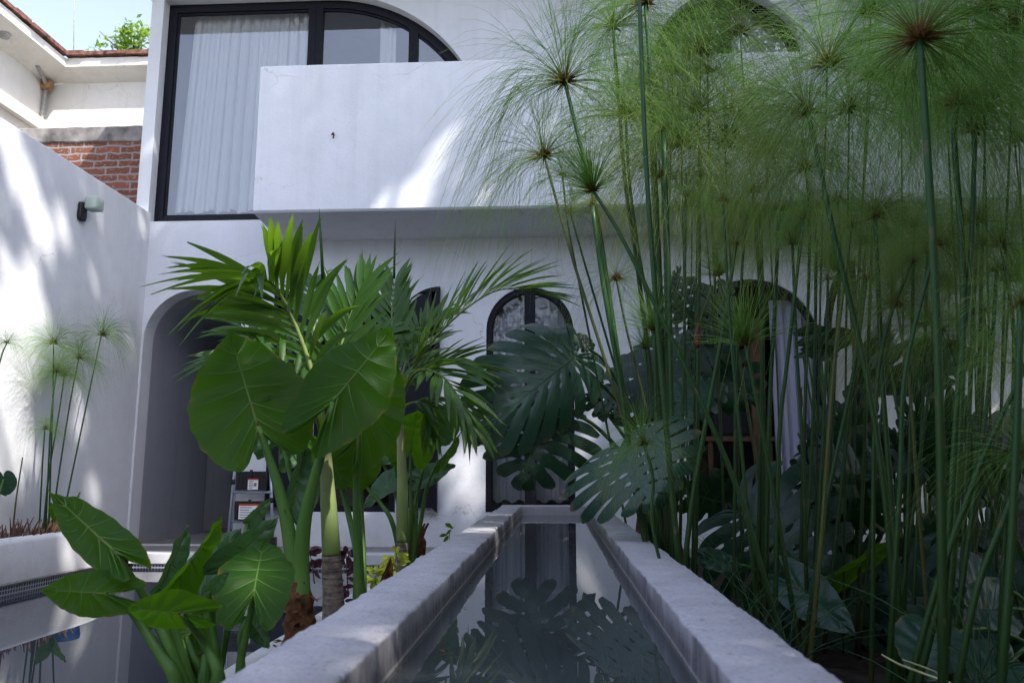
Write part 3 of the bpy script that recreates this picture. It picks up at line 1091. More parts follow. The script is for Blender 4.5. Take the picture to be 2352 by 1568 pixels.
for (u0, u1, vt, vb, lab) in ((544, 612, 1082, 1126, 0), (541, 608, 1150, 1194, 1)):
    a = V(u0, vt, ya - .02); b = V(u1, vb, ya - .02)
    mb = MB(); mb.box((a.x, ya - .035, b.z), (b.x, ya - .01, a.z))
    for k in range(1, 5):
        zq = lerp(b.z, a.z, k / 5)
        mb.box((a.x + .01, ya - .041, zq - .003), (b.x - .01, ya - .0345, zq + .003))
    for k in range(1, 9):
        xq = lerp(a.x, b.x, k / 9)
        mb.box((xq - .002, ya - .0395, b.z + .01), (xq + .002, ya - .0342, a.z - .01))
    mb.box(((a.x + b.x) / 2 - .012, ya - .046, a.z - .06), ((a.x + b.x) / 2 + .012, ya - .034, a.z + .015))
    tr = make('tread', mb, M['black_matt'], ld, smooth=False)
    w0, w1, h0, h1 = ((.42, .75, .05, .62) if lab == 0 else (.16, .92, .06, .86))
    xa, xb = lerp(a.x, b.x, w0), lerp(a.x, b.x, w1); za, zb = lerp(b.z, a.z, h0), lerp(b.z, a.z, h1)
    mb = MB(); mb.box((xa, ya - .049, za), (xb, ya - .047, zb))
    for k in range(5):
        zq = lerp(za, zb, (k + .8) / 6.4)
        mb.box((xa + .012, ya - .0505, zq - .0035), (lerp(xa, xb, .45 + .1 * (k % 3)), ya - .0488, zq + .0035), 1)
    mb.box((lerp(xa, xb, .62), ya - .0505, lerp(za, zb, .3)), (lerp(xa, xb, .85), ya - .0488, lerp(za, zb, .62)), 1)
    mb.box((xa, ya - .0508, lerp(za, zb, .88)), (xb, ya - .0488, zb), 2)
    make('sticker', mb, [M['label_paper'], M['label_print'], M['label_red']], tr, smooth=False)
for vr in (1130, 1197):
    a = V(533, vr, ya); b = V(622, vr, ya)
    mb = MB(); mb.tube([a, b], .013, 8)
    make('rung', mb, M['alum'], ld)
a = V(560, 1221, ya + .1); b = V(626, 1219, ya)
mb = MB(); mb.tube([a, b], .006, 6)
make('brace', mb, M['alum'], ld)

# ------------------------------------------------------------------ neighbour
nb = thing('neighbor_house', (-6.2, 11.2, 0), 'old cream house with tiled eaves above the brick wall at upper left', 'house')
xw_, yw = -7.72, 11.0
zsf = 6.58
mb = MB()
mb.box((xw_, yw, 0), (-4.0, yw + .2, zsf + .3))
mb.box((xw_ - .2, 4, 0), (xw_, yw + .2, zsf + .3))
make('wall', mb, M['plaster_old'], nb, smooth=False)
ye, xe, ze = 10.7, -7.26, 6.69
mb = MB()


def jit(p, s=.012, f=5):
    return (p[0], p[1], p[2] + s * noise.noise(Vector((p[0] * f, p[1] * f, 7))))


# soffit + fascia along back wall, then along left wall
N_ = 40
rows = []
for i in range(N_ + 1):
    x = lerp(xe, -4.0, i / N_)
    rows.append([(lerp(xw_, -4, i / N_), yw - .002, zsf), (x, ye, ze), jit((x, ye - .002, ze + .012)), jit((x, ye - .006, ze + .13), .02), (x, ye + .25, ze + .15)])
mb.grid(rows)
rows = []
for i in range(N_ + 1):
    y = lerp(ye, 4, i / N_)
    rows.append([(xw_ + .002, lerp(yw, 4, i / N_), zsf), (xe, y, ze), jit((xe + .002, y, ze + .012)), jit((xe + .006, y, ze + .13), .02), (xe - .25, y, ze + .15)])
mb.grid(rows)
make('eave', mb, M['plaster_old'], nb, smooth=False)
mb = MB()
rnd = random.Random(5)
x = xe
while x < -4.0:
    l_ = rnd.uniform(.22, .34)
    z = ze + .145 + rnd.uniform(0, .015)
    mb.box((x + .006, ye - .05 - rnd.uniform(0, .03), z), (x + l_, ye + .5, z + rnd.uniform(.05, .07)))
    x += l_
y = ye - .03
while y > 4:
    l_ = rnd.uniform(.22, .34)
    z = ze + .145 + rnd.uniform(0, .015)
    mb.box((xe - .5, y - l_, z), (xe + .05 + rnd.uniform(0, .03), y - .006, z + rnd.uniform(.05, .07)))
    y -= l_
make('roof_tiles', mb, M['rooftile'], nb, smooth=False)
mb = MB()
a = VX(*c1(0, 700), xw_); b = VX(*c1(270, 872), xw_)
zl = (a.z + b.z) / 2 + .05
mb.box((xw_ + .002, 4, zl - .12), (xw_ + .10, yw - .1, zl + .06))
make('ledge', mb, M['plaster_old'], nb, smooth=False)
mb = MB()
pc = V(112, 200, 10.95)
mb.tube([pc + Vector((.10, -.45, .12)), pc + Vector((.04, -.2, .04)), pc + Vector((0, -.06, -.02)), pc + Vector((-.03, -.05, -.5)), pc + Vector((-.03, -.05, -.9))], .028, 8)
make('drain_pipe', mb, M['stoneplate'], nb)
mb = MB()
mb.tube([pc + Vector((0, -.12, .0)), pc + Vector((0, -.02, .0))], [.085, .095], 14)
make('junction_box', mb, M['straw'], nb)
pf = V(*c1(172, 365), 9.6)
mb = MB(); mb.tube([(-7.5, 9.7, 6.64), (-7.5, 9.7, 6.60)], [.09, .07], 14)
make('ceiling_light', mb, M['stoneplate'], nb)

bw = thing('brick_wall', (-5.6, 9.6, 0), 'weathered red brick wall with stained concrete beam behind the garden wall', 'wall')
mb = MB(); mb.box((-8.2, 9.5, 0), (-5.21, 9.7, 4.965)); mb.box((-5.2, 9.5, 3.2), (-4.51, 9.7, 4.964))
make('brickwork', mb, M['brick'], bw, smooth=False)
mb = MB()
rows = []
for i in range(61):
    x = lerp(-8.2, -4.51, i / 60)
    q = .012 * noise.noise(Vector((x * 6, 0, 0))); q2 = .015 * noise.noise(Vector((x * 9, 3, 0)))
    rows.append([(x, 9.49, 4.955 + q2), (x, 9.475, 4.97 + q2), (x, 9.48, 5.155 + q), (x, 9.49, 5.165 + q), (x, 9.72, 5.165 + q), (x, 9.72, 4.96)])
mb.grid(rows)
make('concrete_beam', mb, M['beam'], bw, smooth=False)

# antenna wire
mb = MB(); a = V(169, 135, 10.9); b = V(171, -60, 10.9)
mb.tube([a, b], .006, 5)
tag(make('antenna_mast', mb, M['stoneplate']), 'thin antenna mast rising from the neighbouring roof against the sky', 'mast')

# stone at far right
mb = MB()
pr = V(2325, 940, 6.3)
rows = []
for i in range(25):
    z = lerp(-.1, pr.z, i / 24)
    r = []
    for k in range(28):
        a = 2 * PI * k / 28
        ca, sa = math.cos(a), math.sin(a)
        rx = .30 * math.copysign(abs(ca) ** .6, ca); ry = .25 * math.copysign(abs(sa) ** .6, sa)
        s = 1 + .12 * noise.noise(Vector((ca * 2, sa * 2, z * 3))) + .05 * noise.noise(Vector((ca * 9, sa * 9, z * 11)))
        if i > 21: s *= (1, .93, .70)[i - 22]
        r.append((pr.x + .12 + rx * s, pr.y + ry * s, z))
    rows.append(r)
rows.append([(pr.x + .12, pr.y, pr.z + .01)] * 28)
mb.grid(rows, closed=True)
tag(make('stone_pillar', mb, M['rock']), 'rough grey stone block behind the papyrus at the far right', 'stone')

# ================================================================== PLANTS
ALO = [(0, -.03), (.055, -.14), (.13, -.34), (.24, -.43), (.37, -.33), (.48, -.06), (.51, .32), (.41, .60), (.26, .82), (.09, .985), (0, 1.07)]
TARO = [(0, -.10), (.03, -.25), (.14, -.42), (.33, -.42), (.52, -.20), (.60, .08), (.56, .38), (.44, .64), (.25, .86), (.08, .98), (0, 1.03)]
MON = [(0, -.04), (.10, -.24), (.28, -.34), (.50, -.22), (.64, .04), (.64, .32), (.55, .58), (.38, .82), (.17, .99), (0, 1.06)]

MON2 = [(0, -.04), (.10, -.20), (.28, -.22), (.46, -.04), (.56, .22), (.57, .48), (.49, .72), (.34, .92), (.16, 1.04), (0, 1.08)]


def frame(A, B, roll):
    A = Vector(A); B = Vector(B)
    Y = (B - A)
    L = Y.length / 1.05
    Y.normalize()
    view = (EYE - (A + B) / 2)
    N = (view - Y * view.dot(Y)).normalized()
    N = Matrix.Rotation(math.radians(roll), 3, Y) @ N
    X = Y.cross(N).normalized()
    return A, X, Y, N, L


def leaf_fn(outline, wf, lobe, q0, fold, bend, wave, nwave, bulge, nv, seed, cup=0.0, asym=1.0, sweep=1.05):
    rnd = random.Random(seed)
    ph = rnd.uniform(0, 6)
    ph2 = rnd.uniform(0, 6)
    O = bez([(p[0] * wf, p[1] * (lobe if p[1] < 0 else 1), 0) for p in outline], 200)

    def fn(q, t, sd):
        o = O[max(0, min(200, int(round(q * 200))))]
        x = q * 200
        k = max(0, min(199, int(x)))
        o = O[k].lerp(O[k + 1], x - k)
        my = max(0.0, (q - q0) / (1 - q0)) ** sweep * .98
        m_ = Vector((0, my, 0))
        c = (m_ + o) * .5 + Vector((0, -.035 + .0 * my, 0))
        p = m_ * (1 - t) ** 2 + c * 2 * t * (1 - t) + o * t * t
        x, y = p.x, p.y
        ed = 1 + .018 * math.sin(q * nv * 2 * PI * 2 + ph) * t ** 4
        x *= ed
        z = fold * x
        z += -bend * y * abs(y) * .6 - cup * x * x
        z += wave * math.sin(2 * PI * nwave * q + ph + sd) * t ** 2.5
        z += wave * .5 * math.sin(2 * PI * nwave * 2.3 * q + ph2 - sd) * t ** 3
        z += bulge * abs(math.sin(PI * nv * q)) * math.sin(PI * min(1, t * 1.02))
        return Vector((sd * x * (asym if sd > 0 else 1), y, z))
    return fn


def simple_leaf(A, B, roll, outline=ALO, wf=1.0, lobe=1.0, fold=.18, bend=.12, wave=.03, bulge=.034, seed=0, nv=8, veins=True, cup=0.0, asym=1.0, nq=80, nt=16, vr=.0135):
    A, X, Y, N, L = frame(A, B, roll)
    fn = leaf_fn(outline, wf, lobe, .30, fold, bend, wave, 3.2, bulge, nv, seed, cup, asym)
    mb = MB()

    def W(p): return A + (X * p.x + Y * p.y + N * p.z) * L
    for sd in (1, -1):
        mb.grid([[W(fn(i / nq, j / nt, sd)) for j in range(nt + 1)] for i in range(nq + 1)][::sd], 0, [[j / nt for j in range(nt + 1)] for i in range(nq + 1)])
    if veins:
        ps = [W(fn(lerp(.30, .985, k / 12), 0, 1)) for k in range(13)]
        mb.tube(ps, [L * lerp(vr * 1.15, .0025, k / 12) for k in range(13)], 6, 1, a=[1] * 13)
        for sd in (1, -1):
            for k in range(nv):
                q = (k + .0) / nv
                if q < .06 or q > .95: continue
                big = 1.0 if q > .3 else .9
                ps = [W(fn(q, t, sd)) for t in (0, .15, .3, .45, .6, .75, .93)]
                mb.tube(ps, [L * vr * .55 * big * f for f in (1.1, .9, .75, .6, .45, .3, .15)], 5, 1)
                if q > .12:
                    q2 = q - .5 / nv
                    ps = [W(fn(q2, t, sd)) for t in (.3, .5, .7, .92)]
                    mb.tube(ps, [L * vr * .22 * f for f in (.5, 1, .8, .3)], 4, 1)
    return mb


def split_leaf(A, B, roll, wf=1.0, lobe=1.0, fold=.12, bend=.18, wave=.02, n=8, tf=.46, gap=.34, droop=.25, seed=0, holes=.8, cup=.12, asym=1.0, vr=.009, outline=MON, jag=0.0, sweep=1.25):
    A, X, Y, N, L = frame(A, B, roll)
    rnd = random.Random(seed)
    fn = leaf_fn(outline, wf, lobe, .22, fold, bend, wave, 2.2, .012, n, seed, cup, asym, sweep)
    mb = MB()

    def W(p): return A + (X * p.x + Y * p.y + N * p.z) * L
    for sd in (1, -1):
        tfs = [max(.2, tf + rnd.uniform(-.10, .10) - .10 * abs(2 * j / n - 1)) for j in range(n + 1)]
        hol = [rnd.random() < holes for _ in range(n + 1)]
        hc = [rnd.uniform(.12, .24) for _ in range(n + 1)]
        hole2 = [rnd.random() < holes * .55 for _ in range(n + 1)]
        for j in range(n):
            dd = droop * rnd.uniform(.3, 1.2)
            tw = rnd.uniform(-.3, .3)
            shorten = rnd.uniform(.93, 1.02)
            rows = []
            NT_ = 26

            def e(b, t):
                if b == 0 or b == n:
                    g = 0
                else:
                    g = gap * sm(tfs[b], tfs[b] + .16, t) + gap * .5 * sm(.6, 1, t)
                    if hol[b]:
                        d = abs(t - hc[b]) / .055
                        if d < 1: g = max(g, .30 * math.sqrt(1 - d * d))
                    if hole2[b]:
                        c2_ = min(tfs[b] - .10, hc[b] + .15)
                        d = abs(t - c2_) / .04
                        if d < 1: g = max(g, .22 * math.sqrt(1 - d * d))
                r = 1.0
                if t > .84:
                    r = math.sqrt(max(0.0, 1 - ((t - .84) / .16) ** 2)) * .92 + .08
                if b == n: r = max(r, .6)
                return (1 - g) * r
            for i in range(NT_ + 1):
                t = i / NT_
                lo, hi = -e(j, t), e(j + 1, t)
                r = []
                for k in range(7):
                    s = lerp(lo, hi, k / 6)
                    q = (j + .5 + .5 * s) / n
                    p = fn(q, t * shorten, sd)
                    late = max(0, t - tf) ** 2
                    p.z -= dd * late * 1.6 + tw * late * s * .25
                    p.z += -.012 * (1 - s * s) * sm(.2, .6, t)
                    r.append(W(p))
                rows.append(r)
            aa = [[i / NT_] * 7 for i in range(NT_ + 1)]
            mb.grid(rows[::sd], 0, aa[::sd])
            q = (j + .5) / n
            ps = []
            for t in (0, .2, .4, .6, .8, .93):
                p = fn(q, t * shorten, sd)
                late = max(0, t - tf) ** 2
                p.z -= dd * late * 1.6 + .012 * sm(.2, .6, t)
                ps.append(W(p))
            mb.tube(ps, [L * vr * f for f in (.42, .36, .3, .24, .16, .08)], 4, 1)
    ps = [W(fn(lerp(.22, .985, k / 10), 0, 1)) for k in range(11)]
    mb.tube(ps, [L * lerp(vr * 1.2, .002, k / 10) for k in range(11)], 6, 1)
    return mb


def petiole(mb, pts, r0, r1, n=16, sides=9, m=0):
    ps = bez(pts, n)
    mb.tube(ps, [lerp(r0, r1, (i / n) ** .8) for i in range(n + 1)], sides, m)


def px(c, p, y): return V(*c(*p), y)


def idc(u, v): return (u, v)


# ---- big alocasia by the pool kerb -------------------------------------------------
def plant(name, base, label, cat, group=None):
    return thing(name, base, label, cat, group)


yB = 3.3
b0 = V(678, 1392, yB)
alo1 = plant('alocasia_plant', (b0.x, yB, -.07), 'tallest alocasia with huge heart leaves in front of the left palm', 'alocasia')
mb = MB()
rows = []
for i in range(15):
    t = i / 14
    z = lerp(-.08, b0.z + .10, t)
    r_ = .075 * (1 - .35 * t) * (1 + .1 * math.sin(t * 25))
    rows.append([(b0.x + .02 * math.sin(t * 3) + r_ * (1 + .25 * noise.noise(Vector((math.cos(a) * 2, math.sin(a) * 2, t * 9)))) * math.cos(a),
                  yB + r_ * (1 + .25 * noise.noise(Vector((math.cos(a) * 2, math.sin(a) * 2, t * 9)))) * math.sin(a), z) for a in [2 * PI * k / 20 for k in range(20)]])
mb.grid(rows, closed=True)
for k in range(40):
    a = random.uniform(0, 2 * PI); z = random.uniform(0, b0.z + .06)
    p = Vector((b0.x + .068 * math.cos(a), yB + .068 * math.sin(a), z))
    d = Vector((math.cos(a), math.sin(a), random.uniform(-.8, .6))).normalized()
    s = Vector((-math.sin(a), math.cos(a), 0))
    L_ = random.uniform(.02, .055)
    i0 = [mb.vert(p - s * .014), mb.vert(p + s * .014), mb.vert(p + d * L_ + s * .006), mb.vert(p + d * L_ - s * .004)]
    mb.face(i0)
make('corm', mb, M['husk'], alo1)


def add_leaf(pl_, name, A, B, roll, base, mats, r0=.016, r1=.008, via=(), split=False, **k):
    mb_ = split_leaf(A, B, roll, **k) if split else simple_leaf(A, B, roll, **k)
    lf_ = make(name, mb_, mats, pl_)
    if base is not None:
        pm = MB()
        petiole(pm, [base] + list(via) + [A], r0, r1)
        make('petiole', pm, M['petiole'] if not split else M['mons_vein2'], pl_)
    return lf_


M['mons_vein2'] = m_leaf('monstera_petiole', (.028, .085, .03), (.045, .12, .04), .05, (.1, .3, .05), .42)
AL = [M['alo'], M['alo_vein']]
AC = [M['alo_cool'], M['alo_vein']]
A = V(592, 978, 3.25); B = V(528, 771, 3.33)
add_leaf(alo1, 'leaf', A, B, 186, b0 + Vector((-.01, 0, .02)), AL, .045, .012, [V(672, 1290, yB), V(655, 1180, yB), V(625, 1070, 3.28)], wf=1.16, lobe=.9, seed=3, wave=.028, fold=.10)
A = V(764, 922, 3.2); B = V(900, 762, 3.32)
add_leaf(alo1, 'leaf', A, B, 158, b0 + Vector((.02, -.01, .02)), AL, .048, .012, [V(690, 1290, yB), V(702, 1180, 3.27), V(735, 1050, 3.22)], wf=.95, lobe=1.35, seed=5, wave=.04, fold=.22, asym=1.0)
A = V(668, 1172, 3.36); B = V(708, 1018, 3.5)
add_leaf(alo1, 'leaf', A, B, 35, b0 + Vector((.0, .02, .05)), AC, .02, .008, [V(672, 1290, 3.36)], wf=.5, lobe=.5, seed=8, fold=.7)
A = V(646, 1010, 3.75); B = V(700, 880, 3.9)
add_leaf(alo1, 'leaf', A, B, 200, b0 + Vector((.0, .04, .05)), AC, .02, .008, [V(690, 1200, 3.5)], wf=.9, seed=9)

yB = 3.95
b1 = V(824, 1352, yB)
alo2 = plant('alocasia_plant', (b1.x, yB, -.07), 'middle alocasia with a single straight stem right of the pale palm trunk', 'alocasia')
A = V(822, 1000, 3.9); B = V(914, 838, 3.98)
add_leaf(alo2, 'leaf', A, B, 162, Vector((b1.x, yB, -.08)), AL, .038, .011, [b1, V(822, 1250, yB), V(818, 1120, 3.92)], wf=.85, lobe=1.1, seed=15, fold=.25)
A = V(835, 1038, 4.25); B = V(815, 1135, 4.2)
add_leaf(alo2, 'leaf', A, B, 175, Vector((b1.x + .02, yB + .03, -.08)), AL, .02, .008, [V(835, 1290, 4.1), V(830, 1150, 4.25)], wf=1.0, seed=16)
A = V(742, 1020, 4.1); B = V(795, 1125, 4.05)
add_leaf(alo2, 'leaf', A, B, 170, Vector((b1.x - .02, yB + .03, -.08)), AL, .024, .009, [V(822, 1300, 4.0), V(800, 1180, 4.1), V(765, 1050, 4.12)], wf=1.0, seed=17)

yB = 5.35
b2 = V(940, 1262, yB)
alo3 = plant('alocasia_plant', (b2.x, yB, -.07), 'rear alocasia whose teal leaves spread around the thin right palm trunk', 'alocasia')
for (a, b, roll, kw, mats, via) in (
    (z2(1800, 510), z2(1870, 90), 188, dict(wf=1.15, lobe=1.0), AL, [z2(1800, 1200), z2(1800, 800)]),
    (z2(2060, 330), z2(2290, -20), 20, dict(wf=.8, lobe=.5, fold=.3), AC, [z2(1830, 1200), z2(1920, 700)]),
    (z2(1855, 790), z2(2250, 650), -35, dict(wf=.62, lobe=.55, bend=-.1), AC, [z2(1850, 1250), z2(1850, 950)]),
    (z2(1700, 740), z2(1330, 1030), 50, dict(wf=.7, lobe=.5), AC, [z2(1850, 1300), z2(1790, 900)]),
    (z2(1590, 260), z2(1440, 400), 30, dict(wf=.8, lobe=.8), AC, [z2(1700, 1200), z2(1650, 700)]),
    (z2(1320, 520), z2(1430, 700), 180, dict(wf=1.1, lobe=.8), AL, [z2(1640, 1250), z2(1500, 1000), z2(1360, 820)]),
    (z2(1480, 480), z2(1640, 620), 10, dict(wf=.9, lobe=.7), AC, [z2(1700, 1100)]),
    (z2(2060, 620), z2(2310, 330), 120, dict(wf=.5, lobe=.5, fold=.5), AL, [z2(1900, 1200), z2(1960, 850)]),
):
    ya_ = yB + random.uniform(-.25, .25)
    add_leaf(alo3, 'leaf', V(*a, ya_), V(*b, ya_ + random.uniform(-.15, .1)), roll, Vector((b2.x + random.uniform(-.05, .05), yB, -.08)), mats, .02, .008, [V(*q, ya_) for q in via], seed=random.randint(0, 999), **kw)
mb = MB()
for k in range(5):
    p = b2 + Vector((.05 + random.uniform(-.02, .03), 0, -.05))
    mb.tube([p - Vector((0, 0, .1)), p + Vector((random.uniform(-.02, .03), 0, .1)), p + Vector((random.uniform(-.03, .08), 0, .22))], [.03, .018, .006], 7)
make('dry_sheath', mb, M['husk'], alo3)

# front alocasia over the pool
yB = 2.62
b3 = V(452, 1640, yB)
b3 = Vector((min(b3.x, -1.08), yB, -.08))
alo4 = plant('alocasia_plant', b3, 'low front alocasia leaning out over the pool at bottom left', 'alocasia')
F = [
    ((785, 668), (372, 300), 2.45, 2.60, 190, dict(wf=.40, lobe=.85, fold=.12), AL, [(1230, 1500), (1010, 1020)], .022),
    ((742, 957), (292, 935), 2.40, 2.35, 186, dict(wf=.78, lobe=1.35, fold=.12, bend=.1), AL, [(1200, 1540), (1090, 1370), (900, 1080)], .022),
    ((1238, 1092), (872, 1043), 2.35, 2.25, 150, dict(wf=.85, lobe=1.9, fold=.25), AL, [(1500, 1560), (1400, 1300)], .022),
    ((1275, 1250), (1475, 1075), 2.7, 2.8, 178, dict(wf=1.15, lobe=1.0), AL, [(1390, 1540), (1330, 1400)], .018),
    ((1735, 958), (1802, 560), 2.55, 2.72, -8, dict(wf=1.02, lobe=1.5, fold=.10, bulge=.03, bend=.2), AL, [(1600, 1600), (1650, 1380), (1715, 1080)], .016),
    ((1500, 800), (1905, 452), 2.75, 2.8, 28, dict(wf=.58, lobe=.4, fold=.3), AC, [(1440, 1540), (1450, 1000)], .014),
    ((1318, 930), (1640, 500), 2.85, 2.95, -20, dict(wf=.62, lobe=.35, fold=.2), AC, [(1380, 1500), (1300, 1150)], .014),
    ((1130, 935), (1545, 448), 2.6, 2.75, 62, dict(wf=.62, lobe=.3, fold=.5), AL, [(1300, 1540), (1180, 1150)], .014),
    ((1075, 945), (1308, 490), 2.7, 2.8, 50, dict(wf=.5, lobe=.3, fold=.45), AC, [(1290, 1540), (1120, 1150)], .014),
    ((1425, 935), (1570, 800), 2.45, 2.45, 30, dict(wf=.6, lobe=.3), AC, [(1480, 1500), (1450, 1150)], .012),
    ((1690, 470), (1858, 308), 3.0, 3.05, 40, dict(wf=.6, lobe=.3, fold=.4), AC, [(1500, 1500), (1620, 800)], .012),
    ((1700, 1120), (1850, 1330), 2.75, 2.7, 205, dict(wf=.62, lobe=.5), AC, [(1640, 1560), (1640, 1250)], .012),
    ((1225, 1160), (1280, 1390), 2.75, 2.7, 170, dict(wf=.8, lobe=.8), AL, [(1360, 1560), (1260, 1330)], .014),
    ((1040, 1100), (1030, 1210), 2.8, 2.8, 30, dict(wf=.7, lobe=.5), AC, [(1250, 1520), (1120, 1250)], .010),
]
for i, (a, b, ya_, yb_, roll, kw, mats, via, r0) in enumerate(F):
    add_leaf(alo4, 'leaf', V(*c7(*a), ya_), V(*c7(*b), yb_), roll, b3 + Vector((random.uniform(-.03, .03), random.uniform(-.03, .03), 0)), mats, r0 * 1.3, .0075, [V(*c7(*q), (ya_ + yB) / 2) for q in via], seed=40 + i, **kw)
# fat sheathing stem bases
mb = MB()
for (u, v, u2, v2, r) in ((1210, 1500, 1130, 1430, .03), (1280, 1560, 1240, 1400, .035), (1395, 1560, 1400, 1370, .026), (1480, 1560, 1500, 1400, .026)):
    p0 = Vector((b3.x + (u - 1320) * .0004, yB, -.06)); p1 = V(*c7(u, v), yB); p2_ = V(*c7(u2, v2), yB)
    mb2 = MB(); mb2.tube([p0, p0.lerp(p1, .6), p1, p2_], [r, r, r * .85, r * .35], 10)
    make('sheath', mb2, M['petiole'], alo4)

# little leaf cluster at kerb
k0 = V(955, 1350, 3.0)

# left planter taro leaf + strappy leaf
tp = thing('taro_plant', VX(0, 1210, -4.05), 'dark heart leaf taro cut off by the left edge above the planter', 'taro')
mb = simple_leaf(VX(*c7(25, 170), -4.0), VX(*c7(40, 298), -4.02), 10, outline=TARO, wf=.95, seed=2, nq=30, nt=8)
make('leaf', mb, [M['mons'], M['mons_vein']], tp)
mb = MB(); petiole(mb, [VX(*c7(-30, 500), -4.05), VX(*c7(-10, 300), -4.0), VX(*c7(25, 170), -4.0)], .012, .007)
make('petiole', mb, M['petiole'], tp)
tp2 = thing('young_alocasia', VX(*c7(420, 545), -4.0), 'small pale alocasia shoot at the end of the planter near the blue pot', 'alocasia')
for a, b, roll in (((395, 430), (350, 330), 160), ((440, 400), (560, 272), 80)):
    mb = simple_leaf(VX(*c7(*a), -3.98), VX(*c7(*b), -3.98), roll, wf=.7, seed=4, nq=30, nt=8)
    make('leaf', mb, AL, tp2)
    mb = MB(); petiole(mb, [VX(*c7(430, 540), -4.0), VX(*c7(*a), -3.98)], .012, .006, 6)
    make('petiole', mb, M['petiole'], tp2)
# blue pot
bp = VX(*c7(490, 515), -4.05)
pot = thing('blue_pot', bp, 'blue glazed pot behind the shoots at the end of the planter', 'pot')
mb = MB(); prof = [(.0, .0), (.09, .0), (.115, .05), (.13, .12), (.125, .15), (.115, .15), (.11, .10), (0, .09)]
mb.grid([[(bp.x + r_ * math.cos(a), bp.y + r_ * math.sin(a), bp.z - .02 + z_) for a in [2 * PI * k / 24 for k in range(24)]] for r_, z_ in prof], closed=True)
make('pot_body', mb, M['bluepot'], pot)
mb = MB()
mb.grid([[(bp.x + r_ * math.cos(a), bp.y + r_ * math.sin(a), bp.z - .02 + z_) for a in [2 * PI * k / 24 for k in range(24)]] for r_, z_ in [(.0, -.03), (.17, -.03), (.175, -.01), (.10, .004), (0, .004)]], closed=True)
make('saucer', mb, M['stoneplate'], pot)

# ---- palms --------------------------------------------------------------------------


def frond(mb, pts, U, n=22, Lm=.5, W=.03, a0=62, a1=18, droop=.35, s0=.12, prof=None, seed=0, sides=(1, -1), up=.12, jitter=.16, m=0, rr=.012):
    rnd = random.Random(seed)
    ps = bez(pts, 60)
    L_tot = sum((ps[i + 1] - ps[i]).length for i in range(60))
    mb.tube(ps[::3] + [ps[-1]], [lerp(rr, .002, i / 20) for i in range(len(ps[::3]) + 1)], 7, 1)
    for i in range(n):
        s = s0 + (1 - s0) * (i + .3) / n
        x = min(59.999, s * 60); k = int(x)
        p0 = ps[k].lerp(ps[k + 1], x - k)
        T = (ps[min(k + 1, 60)] - ps[max(k - 1, 0)]).normalized()
        Uq = Vector(U) if not callable(U) else U(s)
        S = T.cross(Uq).normalized()
        Un = S.cross(T).normalized()
        for sd in sides:
            f = (prof or (lambda s: .55 + .45 * math.sin(PI * min(1, s * 1.05)) if s < .75 else lerp(.86, .55, (s - .75) / .25)))(s)
            L = Lm * f * rnd.uniform(.88, 1.1)
            a = math.radians(lerp(a0, a1, s ** 1.2) + rnd.uniform(-9, 9))
            d = (T * math.cos(a) + S * sd * math.sin(a) + Un * (up + rnd.uniform(-jitter, jitter))).normalized()
            dr = droop * rnd.uniform(.5, 1.4)
            w_ = W * rnd.uniform(.8, 1.15) * (.6 + .4 * f)
            rows = []
            NS = 9
            twist = rnd.uniform(-.5, .5)
            prev = None
            for j in range(NS + 1):
                t = j / NS
                c = p0 + d * L * t + Vector((0, 0, -1)) * dr * L * t * t * .55
                tan = (d + Vector((0, 0, -1)) * dr * t * 1.1).normalized()
                side = tan.cross(Un)
                if side.length < 1e-3: side = tan.cross(S)
                side.normalize()
                nn = side.cross(tan).normalized()
                ct, st = math.cos(twist * t), math.sin(twist * t)
                sv = side * ct + nn * st
                nv_ = nn * ct - side * st
                wd = w_ * (sm(-.05, .38, t) * .85 + .15) * (1 - .78 * sm(.5, 1.0, t) ** 1.3)
                if j == NS:
                    wd *= .8
                rg = (rnd.uniform(-.02, .03), rnd.uniform(-.02, .03)) if j == NS else (0, 0)
                rows.append([c - sv * wd + nv_ * wd * .35 + tan * rg[0] * 1.2, c - nv_ * wd * .1 - (tan * .02 if j == NS else Vector()), c + sv * wd + nv_ * wd * .35 + tan * rg[1] * 1.2])
            mb.grid(rows, m)
    return mb


